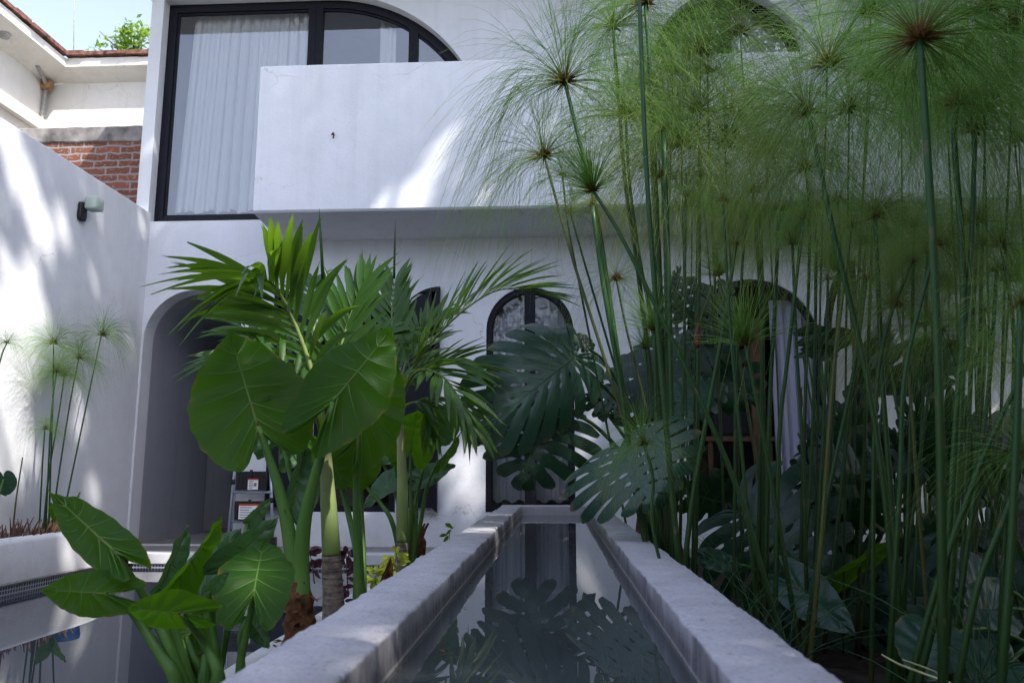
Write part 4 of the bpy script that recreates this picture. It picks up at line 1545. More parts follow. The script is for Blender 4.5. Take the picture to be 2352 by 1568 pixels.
def palm(name, label, base, y, trunk_px, widths, fronds, shaft_split, spear):
    t = thing(name, base, label, 'palm')
    pts = [V(u, v, y) for u, v in trunk_px]
    ps = bez([Vector((pts[0].x, y, -.08))] + pts, 40)
    ws = [w_ * y / FPX / 2 for w_ in widths]
    rad = []
    for i in range(41):
        x = i / 40 * (len(ws) - 1); k = min(int(x), len(ws) - 2)
        rad.append(lerp(ws[k], ws[k + 1], x - k))
    ks = int(40 * shaft_split)
    mb = MB(); mb.tube(ps[:ks + 1], [r * (1 + .02 * math.sin(i * 2.1)) for i, r in enumerate(rad[:ks + 1])], 14)
    make('trunk', mb, M['trunk'], t)
    mb = MB(); mb.tube(ps[ks:], rad[ks:], 14, a=[i / (40 - ks) for i in range(41 - ks)])
    make('crownshaft', mb, M['crownshaft'], t)
    for i, fr in enumerate(fronds):
        pp = [V(u, v, yy) for u, v, yy in fr['pts']]
        mb = MB()
        frond(mb, pp, **{k: v for k, v in fr.items() if k != 'pts'}, seed=i * 7 + 3)
        make('frond', mb, [M['palm'], M['palm_rachis']], t)
    for sp_ in spear:
        a, b = V(*sp_[0], y), V(*sp_[1], y)
        mb = MB(); mb.tube([a, a.lerp(b, .6), b], [.009, .006, .001], 6)
        make('spear_leaf', mb, M['palm'], t)
    # ragged brown collar scar
    mb = MB()
    q = pts[-1]
    for k in range(9):
        a = 2 * PI * k / 9
        r_ = rad[-1] * 1.12
        pb = Vector((q.x + r_ * math.cos(a), y + r_ * math.sin(a), q.z - .005))
        s = Vector((-math.sin(a), math.cos(a), 0)) * r_ * .42
        h1 = random.uniform(.02, .07); h2 = random.uniform(.03, .08)
        i0 = [mb.vert(pb - s), mb.vert(pb + s), mb.vert(pb + s * .3 + Vector((0, 0, h1))), mb.vert(pb - s * .6 + Vector((0, 0, h2 * .6)))]
        mb.face(i0)
        i0 = [mb.vert(pb - s), mb.vert(pb + s), mb.vert(pb + s * .2 - Vector((0, 0, h2 * 1.2)))]
        mb.face(i0)
    make('dry_collar', mb, M['husk'], t)
    return t


yP = 3.62
palm('palm_tree', 'left palm with bright sunlit fronds and a thick pale green trunk', (V(768, 1400, yP).x, yP, -.08), yP,
     [(766, 1400), (762, 1300), (760, 1250), (756, 1180), (752, 1110), (750, 1060), (747, 1015)],
     [52, 50, 44, 42, 40, 36, 30, 26, 20],
     [
         dict(pts=[(747, 1015, yP), (718, 860, yP - .02), (672, 730, yP - .05), (628, 655, yP - .15), (592, 640, yP - .35)], U=(-.35, -.55, .75), n=26, Lm=.54, W=.021, a0=56, a1=14, droop=.55, s0=.16, up=.1,
              prof=lambda s: lerp(.62, 1.0, sm(.0, .5, s)) if s < .8 else 1.0, rr=.016),
         dict(pts=[(748, 1010, yP + .03), (735, 880, yP + .1), (720, 740, yP + .3), (712, 670, yP + .5), (722, 640, yP + .65)], U=(.1, -.95, .2), n=14, Lm=.27, W=.022, a0=55, a1=20, droop=.2, s0=.2),
         dict(pts=[(745, 1012, yP - .02), (712, 930, yP - .1), (650, 860, yP - .12), (580, 820, yP - .12), (520, 815, yP - .1)], U=(-.1, -.5, .85), n=15, Lm=.36, W=.018, a0=60, a1=20, droop=.55, s0=.25),
         dict(pts=[(749, 1010, yP), (762, 900, yP + .02), (785, 790, yP + .05), (815, 700, yP + .1), (850, 640, yP + .15)], U=(-.2, -.8, .45), n=18, Lm=.34, W=.020, a0=48, a1=15, droop=.2, s0=.2),
         dict(pts=[(748, 1012, yP + .05), (700, 900, yP + .25), (630, 800, yP + .5), (540, 740, yP + .6)], U=(-.3, -.3, .9), n=15, Lm=.4, W=.018, a0=52, a1=18, droop=.6, s0=.2),
         dict(pts=[(750, 1010, yP + .05), (790, 880, yP + .3), (840, 800, yP + .5), (900, 760, yP + .6)], U=(.1, -.5, .8), n=14, Lm=.33, W=.018, a0=52, a1=18, droop=.5, s0=.2),
     ], .36, [((742, 640), (733, 478))])
yP = 4.9
palm('palm_tree', 'right palm with dark arching fronds and a thin mottled trunk', (V(922, 1290, yP).x, yP, -.08), yP,
     [(924, 1292), (924, 1230), (924, 1160), (924, 1100), (922, 1050), (920, 1000), (915, 930)],
     [27, 27, 26, 27, 25, 23, 20, 18, 14],
     [
         dict(pts=[(914, 925, yP), (945, 850, yP), (1000, 775, yP - .05), (1075, 705, yP - .1), (1150, 665, yP - .15), (1225, 672, yP - .2)], U=(-.15, -.35, .92), n=24, Lm=.56, W=.021, a0=55, a1=10, droop=.25, s0=.18, up=.25),
         dict(pts=[(914, 920, yP), (908, 820, yP + .1), (900, 730, yP + .2), (905, 650, yP + .3)], U=(-.1, -.95, .2), n=15, Lm=.40, W=.022, a0=45, a1=15, droop=.15, s0=.2),
         dict(pts=[(915, 925, yP), (960, 860, yP - .1), (1030, 835, yP - .15), (1100, 850, yP - .2)], U=(0, -.45, .9), n=17, Lm=.40, W=.020, a0=55, a1=18, droop=.28, s0=.18),
         dict(pts=[(914, 925, yP), (955, 855, yP - .25), (1010, 860, yP - .4), (1055, 915, yP - .48), (1085, 985, yP - .5)], U=(.3, -.6, .6), n=15, Lm=.32, W=.021, a0=55, a1=15, droop=.40, s0=.25),
         dict(pts=[(913, 925, yP), (885, 850, yP + .05), (845, 790, yP + .1), (800, 750, yP + .1)], U=(-.1, -.5, .8), n=14, Lm=.4, W=.018, a0=55, a1=15, droop=.5, s0=.2),
         dict(pts=[(914, 925, yP), (930, 840, yP + .3), (965, 770, yP + .6), (1010, 720, yP + .8)], U=(.0, -.7, .6), n=15, Lm=.45, W=.018, a0=50, a1=15, droop=.3, s0=.2),
         dict(pts=[(916, 945, yP), (945, 925, yP - .05), (975, 930, yP - .08), (990, 985, yP - .1)], U=(.1, -.6, .7), n=7, Lm=.22, W=.028, a0=40, a1=10, droop=.9, s0=.4),
     ], .26, [((905, 640), (908, 505))])

# ---- monsteras ------------------------------------------------------------------------
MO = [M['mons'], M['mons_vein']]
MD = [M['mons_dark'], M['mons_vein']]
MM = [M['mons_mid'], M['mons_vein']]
mbase = Vector((V(1480, 1180, 5.6).x, 5.6, -.08))
mon1 = plant('monstera_plant', mbase, 'large monstera with split leaves overhanging the far right end of the trough', 'monstera')
ML = [
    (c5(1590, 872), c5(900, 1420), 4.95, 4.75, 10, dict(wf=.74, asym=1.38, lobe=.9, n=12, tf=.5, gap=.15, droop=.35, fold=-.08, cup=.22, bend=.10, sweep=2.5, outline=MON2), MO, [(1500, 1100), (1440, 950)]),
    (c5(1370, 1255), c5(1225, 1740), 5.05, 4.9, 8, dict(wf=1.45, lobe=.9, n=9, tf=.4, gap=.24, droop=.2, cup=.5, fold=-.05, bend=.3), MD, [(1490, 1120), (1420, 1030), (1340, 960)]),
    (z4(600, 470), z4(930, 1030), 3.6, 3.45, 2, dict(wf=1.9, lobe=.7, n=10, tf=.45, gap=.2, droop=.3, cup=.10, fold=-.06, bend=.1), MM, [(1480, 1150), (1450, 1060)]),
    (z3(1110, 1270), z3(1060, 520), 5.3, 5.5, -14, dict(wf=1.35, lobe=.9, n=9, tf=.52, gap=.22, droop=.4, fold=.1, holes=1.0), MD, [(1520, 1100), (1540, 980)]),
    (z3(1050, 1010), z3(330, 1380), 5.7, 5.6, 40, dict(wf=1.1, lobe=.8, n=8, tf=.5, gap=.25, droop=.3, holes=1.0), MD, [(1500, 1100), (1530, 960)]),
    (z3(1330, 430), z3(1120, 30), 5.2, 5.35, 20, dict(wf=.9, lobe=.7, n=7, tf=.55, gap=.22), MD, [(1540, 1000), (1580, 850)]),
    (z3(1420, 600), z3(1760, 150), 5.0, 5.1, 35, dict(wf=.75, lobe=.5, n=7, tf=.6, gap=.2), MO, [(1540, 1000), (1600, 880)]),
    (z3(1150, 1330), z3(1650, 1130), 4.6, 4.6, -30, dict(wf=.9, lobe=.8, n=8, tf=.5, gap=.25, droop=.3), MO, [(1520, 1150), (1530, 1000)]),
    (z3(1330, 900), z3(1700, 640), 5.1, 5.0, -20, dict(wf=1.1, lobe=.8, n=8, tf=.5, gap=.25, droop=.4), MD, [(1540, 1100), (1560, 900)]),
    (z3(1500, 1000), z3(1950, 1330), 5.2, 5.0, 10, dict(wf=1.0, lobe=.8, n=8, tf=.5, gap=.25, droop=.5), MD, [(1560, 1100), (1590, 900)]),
    (z3(330, 1240), z3(560, 1480), 5.8, 5.8, 200, dict(wf=1.0, lobe=.6, n=7, tf=.5, gap=.25), MD, [(1480, 1100)]),
    (z3(1100, 150), z3(1220, 30), 5.6, 5.7, 60, dict(wf=.9, lobe=.7, n=6, tf=.6, gap=.2), MD, [(1560, 1000), (1550, 700)]),
    (z3(280, 800), z3(180, 640), 5.3, 5.3, 30, dict(wf=.8, lobe=.6, n=6, tf=.7, gap=.1), MD, [(1500, 1050), (1400, 850)]),
]
for i, (a, b, ya_, yb_, roll, kw, mats, via) in enumerate(ML):
    add_leaf(mon1, 'leaf', V(*a, ya_), V(*b, yb_), roll, mbase + Vector((random.uniform(-.12, .12), random.uniform(-.1, .1), 0)), mats, .020, .010, [V(*q, (ya_ + 5.6) / 2) for q in via], split=True, seed=70 + i, **kw)
# thick pale/brown stem at the base, with dry sheaths
for k in range(4):
    mb = MB(); p = mbase + Vector((-.08 + k * .07, -.05 + .03 * k, 0)); mb.tube([p, p + Vector((.03, 0, .3)), p + Vector((.06 - k * .02, 0, .62))], [.04, .035, .02], 9)
    make('stem', mb, M['mons_vein2'] if k % 2 else M['husk'], mon1)

mbase2 = Vector((1.15, 4.6, -.08))
mon2 = plant('monstera_plant', mbase2, 'low monstera with broad holed leaves just right of the near trough wall', 'monstera')
ML2 = [
    (z4(1780, 1100), c9(1065, 965), 4.15, 3.85, 2, dict(wf=1.2, lobe=.8, n=10, tf=.45, gap=.2, droop=.35, cup=.15, fold=-.1, bend=.22, holes=1.0), MM, [(1700, 1350), (1705, 1240)]),
    (z4(1620, 1010), z4(1000, 850), 4.7, 4.6, -30, dict(wf=.8, lobe=.8, n=8, tf=.5, gap=.25, droop=.4), MD, [(1680, 1300)]),
    (z4(2050, 1100), z4(2350, 1500), 4.6, 4.4, 20, dict(wf=1.0, lobe=.8, n=8, tf=.5, gap=.25, droop=.4), MD, [(1740, 1300)]),
    (c9(560, 350), c9(760, 300), 4.8, 4.8, -40, dict(wf=1.3, lobe=.8, n=7, tf=.5, gap=.3), MD, [(1740, 1250)]),
]
for i, (a, b, ya_, yb_, roll, kw, mats, via) in enumerate(ML2):
    add_leaf(mon2, 'leaf', V(*a, ya_), V(*b, yb_), roll, mbase2 + Vector((random.uniform(-.1, .1), random.uniform(-.1, .1), 0)), mats, .018, .009, [V(*q, (ya_ + 4.6) / 2) for q in via], split=True, seed=170 + i, **kw)

# philodendrons with palmately cut leaves
for (u, v, y, lab, sc, ss) in ((1930, 1150, 4.6, 'dark cut-leaf philodendron among the papyrus stems right of the doorway', 1.0, 1), (2040, 1010, 5.2, 'upper cut-leaf philodendron before the pale wall at far right', 1.0, 2), (1880, 790, 5.6, 'small leafy climber with dark heart leaves beside the doorway arch', .55, 3), (2200, 1260, 5.0, 'shaded cut-leaf philodendron at the foot of the stone block', 1.1, 4), (2080, 830, 6.2, 'dark broad-leaved shrub against the wall right of the open leaf', 1.0, 5), (2020, 1330, 4.0, 'dark cut-leaf philodendron in the undergrowth at lower right', 1.1, 6), (2290, 1440, 3.6, 'dark cut-leaf philodendron against the right edge near the bottom', 1.2, 7), (1900, 1010, 5.4, 'dark philodendron under the open window leaf', .9, 8), (2240, 1050, 5.6, 'dark philodendron in front of the rough stone block', 1.1, 9)):
    base = Vector((V(u, v, y).x + .05, y, -.08))
    ph_ = plant('philodendron_plant', base, lab, 'philodendron')
    rnd = random.Random(ss)
    for k in range(9 if ss != 3 else 7):
        a = rnd.uniform(0, 2 * PI)
        c = V(u + rnd.uniform(-70, 70) * sc, v + rnd.uniform(-45, 60) * sc, y + rnd.uniform(-.3, .3))
        d = Vector((math.cos(a), .5 * math.sin(a) - .3, rnd.uniform(-.6, .15))) * .34 * sc
        if ss in (3, 5):
            add_leaf(ph_, 'leaf', c, c + d * (1.1 if ss == 5 else 1), rnd.uniform(-50, 50), base, MD, .012, .006, [base.lerp(c, .6) + Vector((0, 0, .05))], seed=ss * 20 + k, wf=.8, nq=30, nt=8)
        else:
            add_leaf(ph_, 'leaf', c, c + d, rnd.uniform(-40, 40), base, MD, .014, .007, [base.lerp(c, .6) + Vector((0, 0, .08))], split=True, seed=ss * 20 + k, wf=1.1, n=8, tf=.34, gap=.34, droop=.35, holes=0)

# taro leaves at bottom right
for (lab, base, leaves) in (
    ('taro with round dull green leaves in the dark bottom right corner', (2.0, 3.2), [((2030, 860), (1880, 1010), 3.2, 3.05, -12, 1.0), ((2150, 1060), (1930, 1050), 3.1, 3.0, 20, 1.0), ((1690, 1260), (1640, 1560), 2.7, 2.6, 0, 1.1), ((1900, 1140), (2330, 1120), 3.3, 3.3, -30, .8), ((2200, 1450), (1900, 1560), 2.8, 2.7, 30, .9)]),
    ('small arrow leaf plant with one bright green leaf below the monstera', (1.35, 3.9), [((1000, 870), (1530, 580), 3.8, 3.75, 60, .45), ((760, 890), (1168, 1222), 3.55, 3.3, -5, .62), ((180, 720), (410, 770), 3.9, 3.9, -20, .7), ((620, 1050), (900, 1130), 3.9, 3.9, 10, .5)])):
    base = Vector((base[0], base[1], -.08))
    t_ = plant('taro_plant', base, lab, 'taro')
    for i, (a, b, ya_, yb_, roll, wf) in enumerate(leaves):
        add_leaf(t_, 'leaf', V(*c9(*a), ya_), V(*c9(*b), yb_), roll, base, [M['mons'], M['mons_vein']] if i != 0 or base.x > 1.5 else AL, .012, .006, [base.lerp(V(*c9(*a), ya_), .55) + Vector((0, .05, .1))], seed=300 + i, outline=TARO if base.x > 1.5 else ALO, wf=wf)

# ---- papyrus ----------------------------------------------------------------------------


def umbel_mesh(kind, seed):
    """unit umbel: axis +Z, ray length about 1"""
    rnd = random.Random(seed)
    mb = MB()
    if kind == 'mature':
        n, split, dr, th, nf, rad = 150, .40, .80, (4, 112), 3, .0017
    elif kind == 'lush':
        n, split, dr, th, nf, rad = 180, .36, .70, (3, 106), 3, .0017
    elif kind == 'sparse':
        n, split, dr, th, nf, rad = 90, .40, .80, (8, 120), 3, .0020
    elif kind == 'brush':
        n, split, dr, th, nf, rad = 150, 2, .10, (0, 80), 1, .0056
    else:
        n, split, dr, th, nf, rad = 55, .35, .5, (10, 110), 3, .0042

    clump = [rnd.uniform(0, 2 * PI) for _ in range(4)]

    def ribbon(pts, r0, r1, t0, t1, s):
        k = len(pts) - 1
        mb.tube(pts, [lerp(r0, r1, i / k) for i in range(k + 1)], s, 0, cap=False, a=[lerp(t0, t1, i / k) for i in range(k + 1)])
    for i in range(n):
        c = rnd.random()
        tha = math.radians(lerp(th[0], th[1], c ** .75))
        az = rnd.choice(clump) + rnd.gauss(0, .55) if rnd.random() < .55 else rnd.uniform(0, 2 * PI)
        d = Vector((math.sin(tha) * math.cos(az), math.sin(tha) * math.sin(az), math.cos(tha)))
        L = rnd.uniform(.6, 1.2) * (1.0 if kind != 'brush' else rnd.uniform(.75, 1.0))
        k_dr = dr * rnd.uniform(.6, 1.3) * (.25 + math.sin(tha))
        bend = Vector((rnd.gauss(0, .06), rnd.gauss(0, .06), 0))

        def pos(s, d=d, kd=k_dr, L=L, bend=bend):
            p = d * s * L + bend * s * s
            p.z -= kd * s * s * s * L
            return p
        if split > 1:
            ribbon([pos(s) for s in (0, .25, .5, .75, 1)], rad * 1.0, rad * .55, 0, 1, 3)
            continue
        ribbon([pos(s) for s in (0, split * .33, split * .66, split)], rad * 1.3, rad, 0, split, 3)
        p0 = pos(split)
        tan = (pos(split) - pos(split - .05)).normalized()
        for f in range(nf):
            dv = (tan + Vector((rnd.gauss(0, .17), rnd.gauss(0, .17), rnd.gauss(0, .15)))).normalized()
            Lf = (1 - split) * L * rnd.uniform(.75, 1.25)
            kk = k_dr * rnd.uniform(.7, 1.5)
            cv = Vector((rnd.gauss(0, .05), rnd.gauss(0, .05), 0))
            pts = []
            for s in (0, .25, .5, .75, 1):
                p = p0 + dv * s * Lf + cv * s * s
                p.z -= kk * s * s * Lf * .9
                pts.append(p)
            ribbon(pts, rad * .8, rad * .4, split, 1, 3)
    me = bpy.data.meshes.new('umbel_rays')
    me.from_pydata(mb.v, [], mb.f)
    at = me.attributes.new('t', 'FLOAT', 'POINT'); at.data.foreach_set('value', mb.a)
    me.polygons.foreach_set('use_smooth', [True] * len(me.polygons))
    # brown heart: bracts and spikelet bases
    hb = MB()
    for i in range(70):
        tha = math.radians(rnd.uniform(5, 95)); az = rnd.uniform(0, 2 * PI)
        d = Vector((math.sin(tha) * math.cos(az), math.sin(tha) * math.sin(az), math.cos(tha)))
        L = rnd.uniform(.06, .125) * (1.25 if kind == 'brush' else 1)
        hb.tube([d * .0, d * L * .6, d * L], [.0065, .005, .0015], 4, 0)
    for i in range(7):
        az = i / 7 * 2 * PI + rnd.uniform(-.2, .2)
        d = Vector((math.cos(az), math.sin(az), rnd.uniform(-.15, .25)))
        s = Vector((-math.sin(az), math.cos(az), 0))
        L = rnd.uniform(.10, .18)
        q = [Vector((0, 0, -.01)) - s * .02, Vector((0, 0, -.01)) + s * .02, d * L * .5 + s * .014, d * L - Vector((0, 0, .03)), d * L * .5 - s * .014]
        hb.face([hb.vert(p) for p in q])
    me2 = bpy.data.meshes.new('umbel_heart')
    me2.from_pydata(hb.v, [], hb.f)
    me2.materials.append(M['bract'])
    return me, me2


UM = {}
for kind, cnt in (('mature', 3), ('lush', 3), ('sparse', 2), ('brush', 2), ('small', 2)):
    UM[kind] = []
    for s in range(cnt):
        a, b = umbel_mesh(kind, 100 + s * 13 + len(kind))
        a.materials.append(M['ray'])
        a2 = None
        if kind in ('lush', 'mature'):
            a2 = a.copy(); a2.materials.clear(); a2.materials.append(M['ray_dry'])
        UM[kind].append((a, b, a2))
rp = random.Random(11)


def papyrus(label, y, path, R, kind='mature', w0=18, w1=11, dry=False, group=None, ground=-.07, head=True, plane=None, name='papyrus', ky=0.0, minx=.5, bud=False):
    """path: view pixels from the head down; R: umbel radius in pixels at this depth"""
    pts = [plane(u, v) if plane else V(u, v, y + ky * k / max(1, len(path) - 1)) for k, (u, v) in enumerate(path)]
    last, prev = pts[-1], pts[-2]
    if last.z > ground:
        d = (last - prev).normalized()
        if d.z > -.3: d = Vector((0, 0, -1))
        q = last + d * ((ground - last.z) / d.z)
        if q.x < minx: q.x = minx + rp.uniform(0, .05)
        pts.append(q)
    base = pts[-1].copy(); base.z = ground
    t = thing(name, base, label, 'papyrus', group)
    pts = pts[::-1]
    dist = (pts[-1] - EYE).length
    w0, w1 = min(19, w0 * .58), min(13, w1 * .58)
    m_ = dist / FPX
    ps = bez(pts, 18)
    mb = MB()
    mb.tube(ps, [lerp(w0, w1, i / 18) * m_ / 2 for i in range(19)], 8)
    make('stem', mb, M['culm'], t)
    top_ = ps[-1]
    ax = (ps[-1] - ps[-2]).normalized()
    if bud:
        mb = MB()
        L = R * m_
        mb.tube([top_ - ax * .01, top_ + ax * L * .15, top_ + ax * L * .6, top_ + ax * L], [w1 * m_ * .6, w1 * m_ * 1.3, w1 * m_ * 1.2, w1 * m_ * .4], 9)
        for k in range(6):
            mb.tube([top_ + ax * L * .8, top_ + ax * L * 1.25 + Vector((rp.uniform(-.01, .01), rp.uniform(-.01, .01), 0))], [.004, .001], 4)
        make('bud', mb, M['bud'], t)
        return t
    if not head:
        return t
    a, b, a2 = rp.choice(UM[kind])
    if dry and a2: a = a2
    S = R * m_
    axz = (ax * .5 + Vector((0, 0, 1)) * .5 if kind != 'brush' else ax * .7 + Vector((0, 0, .3))).normalized()
    rot = axz.to_track_quat('Z', 'Y').to_matrix().to_4x4() @ Matrix.Rotation(rp.uniform(0, 2 * PI), 4, 'Z')
    for nm, me in (('umbel', a), ('bracts', b)):
        o = bpy.data.objects.new(nm, me)
        col.objects.link(o)
        o.parent = t
        sc = S if nm == 'umbel' else S * .75
        o.matrix_local = Matrix.Translation(top_ - base) @ rot @ Matrix.Diagonal((sc, sc, sc, 1))
    return t


HEADS = [
    ('tall papyrus whose drooping head hangs leftmost over the white balcony', 3.8, [(1297, 188), (1330, 320), (1366, 465), (1405, 720), (1440, 960), (1478, 1200)], 300, 'mature', 22, 14, 0),
    ('sunlit papyrus head touching the top edge above the balcony centre', 4.0, [(1482, 8), (1492, 150), (1500, 300), (1510, 520), (1522, 800), (1535, 1150)], 230, 'lush', 22, 13, 0),
    ('papyrus head between the leftmost head and the one touching the top edge', 4.4, [(1408, 62), (1420, 220), (1436, 420), (1465, 620), (1500, 900)], 230, 'mature', 18, 11, 0),
    ('papyrus head in front of the balcony face left of centre, brown cup below', 4.2, [(1437, 266), (1446, 420), (1470, 600), (1500, 760), (1520, 1000)], 240, 'lush', 17, 10, 0),
    ('papyrus with a bright sunlit thin stem crossing the arched window edge', 3.9, [(1250, 358), (1275, 450), (1320, 610), (1378, 790), (1440, 990), (1470, 1100)], 235, 'mature', 15, 9, 0),
    ('small papyrus head just right of the lower left head', 4.9, [(1292, 402), (1305, 520), (1340, 700)], 105, 'small', 9, 6, 0),
    ('papyrus with a long diagonal stem crossing the whole stand to lower right', 3.0, [(1362, 438), (1420, 530), (1500, 690), (1600, 900), (1700, 1140), (1790, 1450)], 160, 'brush', 22, 13, 0),
    ('yellow lit papyrus head above the middle of the balcony lower edge', 3.9, [(1520, 408), (1526, 520), (1530, 700), (1535, 950)], 200, 'lush', 15, 10, 1),
    ('small brown papyrus head hanging at the balcony lower edge', 4.7, [(1310, 488), (1330, 560), (1400, 800)], 110, 'small', 10, 7, 0),
    ('pale papyrus head against the balcony under the right round window', 4.6, [(1625, 165), (1628, 300), (1640, 600)], 150, 'mature', 11, 8, 0),
    ('faint papyrus head behind the sunlit stem near the balcony top', 5.0, [(1490, 192), (1498, 400)], 170, 'lush', 12, 8, 0),
    ('papyrus with a brown head right of the balcony middle on a leaning dark stem', 2.9, [(1855, 258), (1876, 350), (1920, 560), (1990, 860), (2040, 1200), (2062, 1568)], 280, 'mature', 26, 16, 1),
    ('nearest papyrus with the largest dark head at upper right', 2.1, [(2112, 88), (2122, 230), (2138, 480), (2155, 820), (2162, 1150), (2166, 1568)], 430, 'mature', 40, 24, 0),
    ('second nearest papyrus with a reddish head right of the largest one', 2.6, [(2197, 240), (2192, 330), (2212, 620), (2207, 950), (2190, 1250), (2165, 1568)], 230, 'lush', 28, 18, 0),
    ('papyrus head below the leaning dark stem head, deeper in the stand', 3.8, [(1850, 388), (1860, 520), (1850, 900)], 190, 'lush', 14, 9, 1),
    ('papyrus head spread before the white balcony strip at its lower edge', 3.9, [(1730, 438), (1736, 520), (1750, 760), (1745, 1100)], 180, 'mature', 15, 10, 0),
    ('pale brown papyrus head below the balcony right end', 4.0, [(1925, 462), (1930, 600), (1915, 900)], 150, 'mature', 13, 9, 0),
    ('brown papyrus head left of the nearest thick stem at balcony base', 3.8, [(2003, 484), (2003, 560), (1990, 900)], 150, 'sparse', 14, 9, 0),
    ('bristly reddish papyrus head at right edge under the big heads', 3.0, [(2246, 508), (2240, 620), (2228, 900), (2215, 1200)], 190, 'lush', 18, 12, 0),
    ('spiky papyrus head in front of the open doorway arch top', 4.4, [(1651, 632), (1690, 780), (1720, 960)], 110, 'brush', 13, 8, 0),
    ('sparse drooping papyrus head left of the monstera top', 5.0, [(1415, 640), (1440, 760), (1500, 1000)], 170, 'sparse', 12, 7, 0),
    ('stiff spiky young papyrus head before the dark monstera leaves', 3.8, [(1502, 757), (1506, 900), (1510, 1150), (1512, 1300)], 125, 'brush', 17, 12, 0),
    ('smallest spiky papyrus head just left below the stiff one', 3.9, [(1482, 800), (1488, 900), (1498, 1150)], 75, 'brush', 11, 7, 0),
    ('wide spiky young papyrus head before the curtain doorway', 3.4, [(1712, 790), (1740, 930), (1785, 1180), (1850, 1568)], 155, 'brush', 20, 13, 0),
    ('papyrus head with orange heart left of the open window leaf', 3.8, [(1925, 622), (1928, 720), (1900, 1000)], 120, 'brush', 14, 9, 0),
    ('tiny orange papyrus head above the dark stems right of the window leaf', 3.7, [(2049, 606), (2046, 720), (2020, 1000)], 85, 'small', 12, 8, 0),
    ('flat orange papyrus head low at the right edge', 3.5, [(2260, 716), (2262, 820), (2240, 1150)], 110, 'lush', 16, 10, 0),
    ('yellowish papyrus head crossed by the nearest thick stem', 3.3, [(2142, 742), (2138, 850), (2100, 1150)], 170, 'lush', 15, 9, 1),
    ('low dark papyrus head between the two thickest stems', 3.4, [(2190, 792), (2205, 900), (2260, 1100)], 130, 'mature', 14, 9, 0),
    ('papyrus head half cut by the right edge under the reddish heads', 2.8, [(2300, 560), (2330, 800), (2310, 1200)], 150, 'mature', 18, 12, 0),
]
for lab, y, path, R, kind, w0, w1, dry in HEADS:
    papyrus(lab, y, path, R, kind, w0, w1, bool(dry))
# buds
papyrus('papyrus stem ending in a closed reddish bud before the doorway', 3.8, [(1602, 795), (1601, 950), (1597, 1250)], 52, w0=14, w1=10, bud=True)
papyrus('thin papyrus stem ending in a small brown bud before the white curtain', 4.2, [(1840, 935), (1841, 1100), (1845, 1250)], 36, w0=8, w1=5, bud=True)

# crossing bare culms (heads above the frame or lost in the mass)
BARE = [
    (3.2, [(1462, -200), (1480, 300), (1502, 640), (1532, 1000), (1560, 1300)], 20, 14),
    (3.6, [(1360, 470), (1385, 650), (1425, 880), (1468, 1180)], 22, 17), (3.7, [(1524, 300), (1536, 640), (1541, 900), (1545, 1230)], 22, 17),
    (3.5, [(1690, 560), (1660, 760), (1625, 950), (1590, 1150), (1562, 1420)], 22, 15), (4.1, [(1608, 400), (1606, 700), (1602, 1000)], 15, 11),
    (3.9, [(1746, 500), (1752, 700), (1752, 1000), (1752, 1180)], 17, 12), (3.6, [(1790, 480), (1780, 700), (1768, 930), (1762, 1180)], 19, 13),
    (3.4, [(1845, 500), (1812, 800), (1790, 1000), (1783, 1300)], 19, 12), (3.7, [(1875, 480), (1872, 800), (1862, 1100), (1850, 1250)], 16, 11),
    (3.2, [(1955, 520), (1915, 850), (1890, 1200), (1878, 1330)], 20, 13), (3.3, [(1990, 640), (1960, 860), (1905, 1120), (1880, 1280)], 20, 13),
    (3.1, [(2010, 500), (2020, 720), (2032, 950), (2060, 1300), (2072, 1568)], 24, 15), (3.0, [(2095, 600), (2035, 760), (2010, 950), (2005, 1300)], 17, 12),
    (2.7, [(2150, 560), (2080, 850), (2068, 1100), (2050, 1400)], 22, 14), (2.6, [(2240, 300), (2228, 620), (2200, 900), (2170, 1300), (2110, 1568)], 24, 15),
    (2.4, [(2352, 850), (2280, 1000), (2220, 1150), (2150, 1350), (2090, 1568)], 24, 16), (2.8, [(2160, 760), (2230, 960), (2290, 1130), (2352, 1280)], 20, 13),
    (2.0, [(2345, 700), (2335, 1000), (2320, 1300), (2300, 1568)], 38, 28), (2.3, [(2352, 1050), (2310, 1180), (2245, 1350), (2200, 1568)], 26, 18),
    (3.3, [(2100, 520), (2094, 800), (2088, 1100), (2080, 1300)], 16, 11), (3.5, [(1902, 640), (1895, 900), (1880, 1200)], 15, 10),
    (3.6, [(1712, 500), (1700, 700), (1690, 900), (1688, 1100)], 14, 10), (3.2, [(1660, 460), (1678, 760), (1700, 1000), (1722, 1230)], 15, 10),
    (3.3, [(2255, 560), (2250, 850), (2236, 1150), (2225, 1400)], 19, 13), (3.7, [(1990, 560), (1962, 850), (1935, 1100)], 15, 10),
    (3.4, [(2130, 580), (2122, 860), (2110, 1150), (2098, 1400)], 16, 11), (2.9, [(1480, 1020), (1500, 1100), (1506, 1250)], 13, 12),
    (2.9, [(2290, 620), (2270, 900), (2230, 1200), (2195, 1450)], 20, 13), (3.8, [(1575, 450), (1572, 750), (1566, 1050)], 13, 9),
    (3.5, [(1820, 560), (1830, 800), (1845, 1050), (1850, 1250)], 15, 10), (3.0, [(2060, 700), (2090, 900), (2105, 1100), (2125, 1350)], 15, 10),
]
for y, path, w0, w1 in BARE:
    papyrus('green papyrus stalk crossing the right stand, its small head lost among the others', y, path, rp.uniform(105, 150) * 3.3 / y * .95, rp.choice(['lush', 'mature']), w0=w0, w1=w1, dry=rp.random() < .3, head=path[0][1] > 200, group='papyrus stalks crossing the right stand')

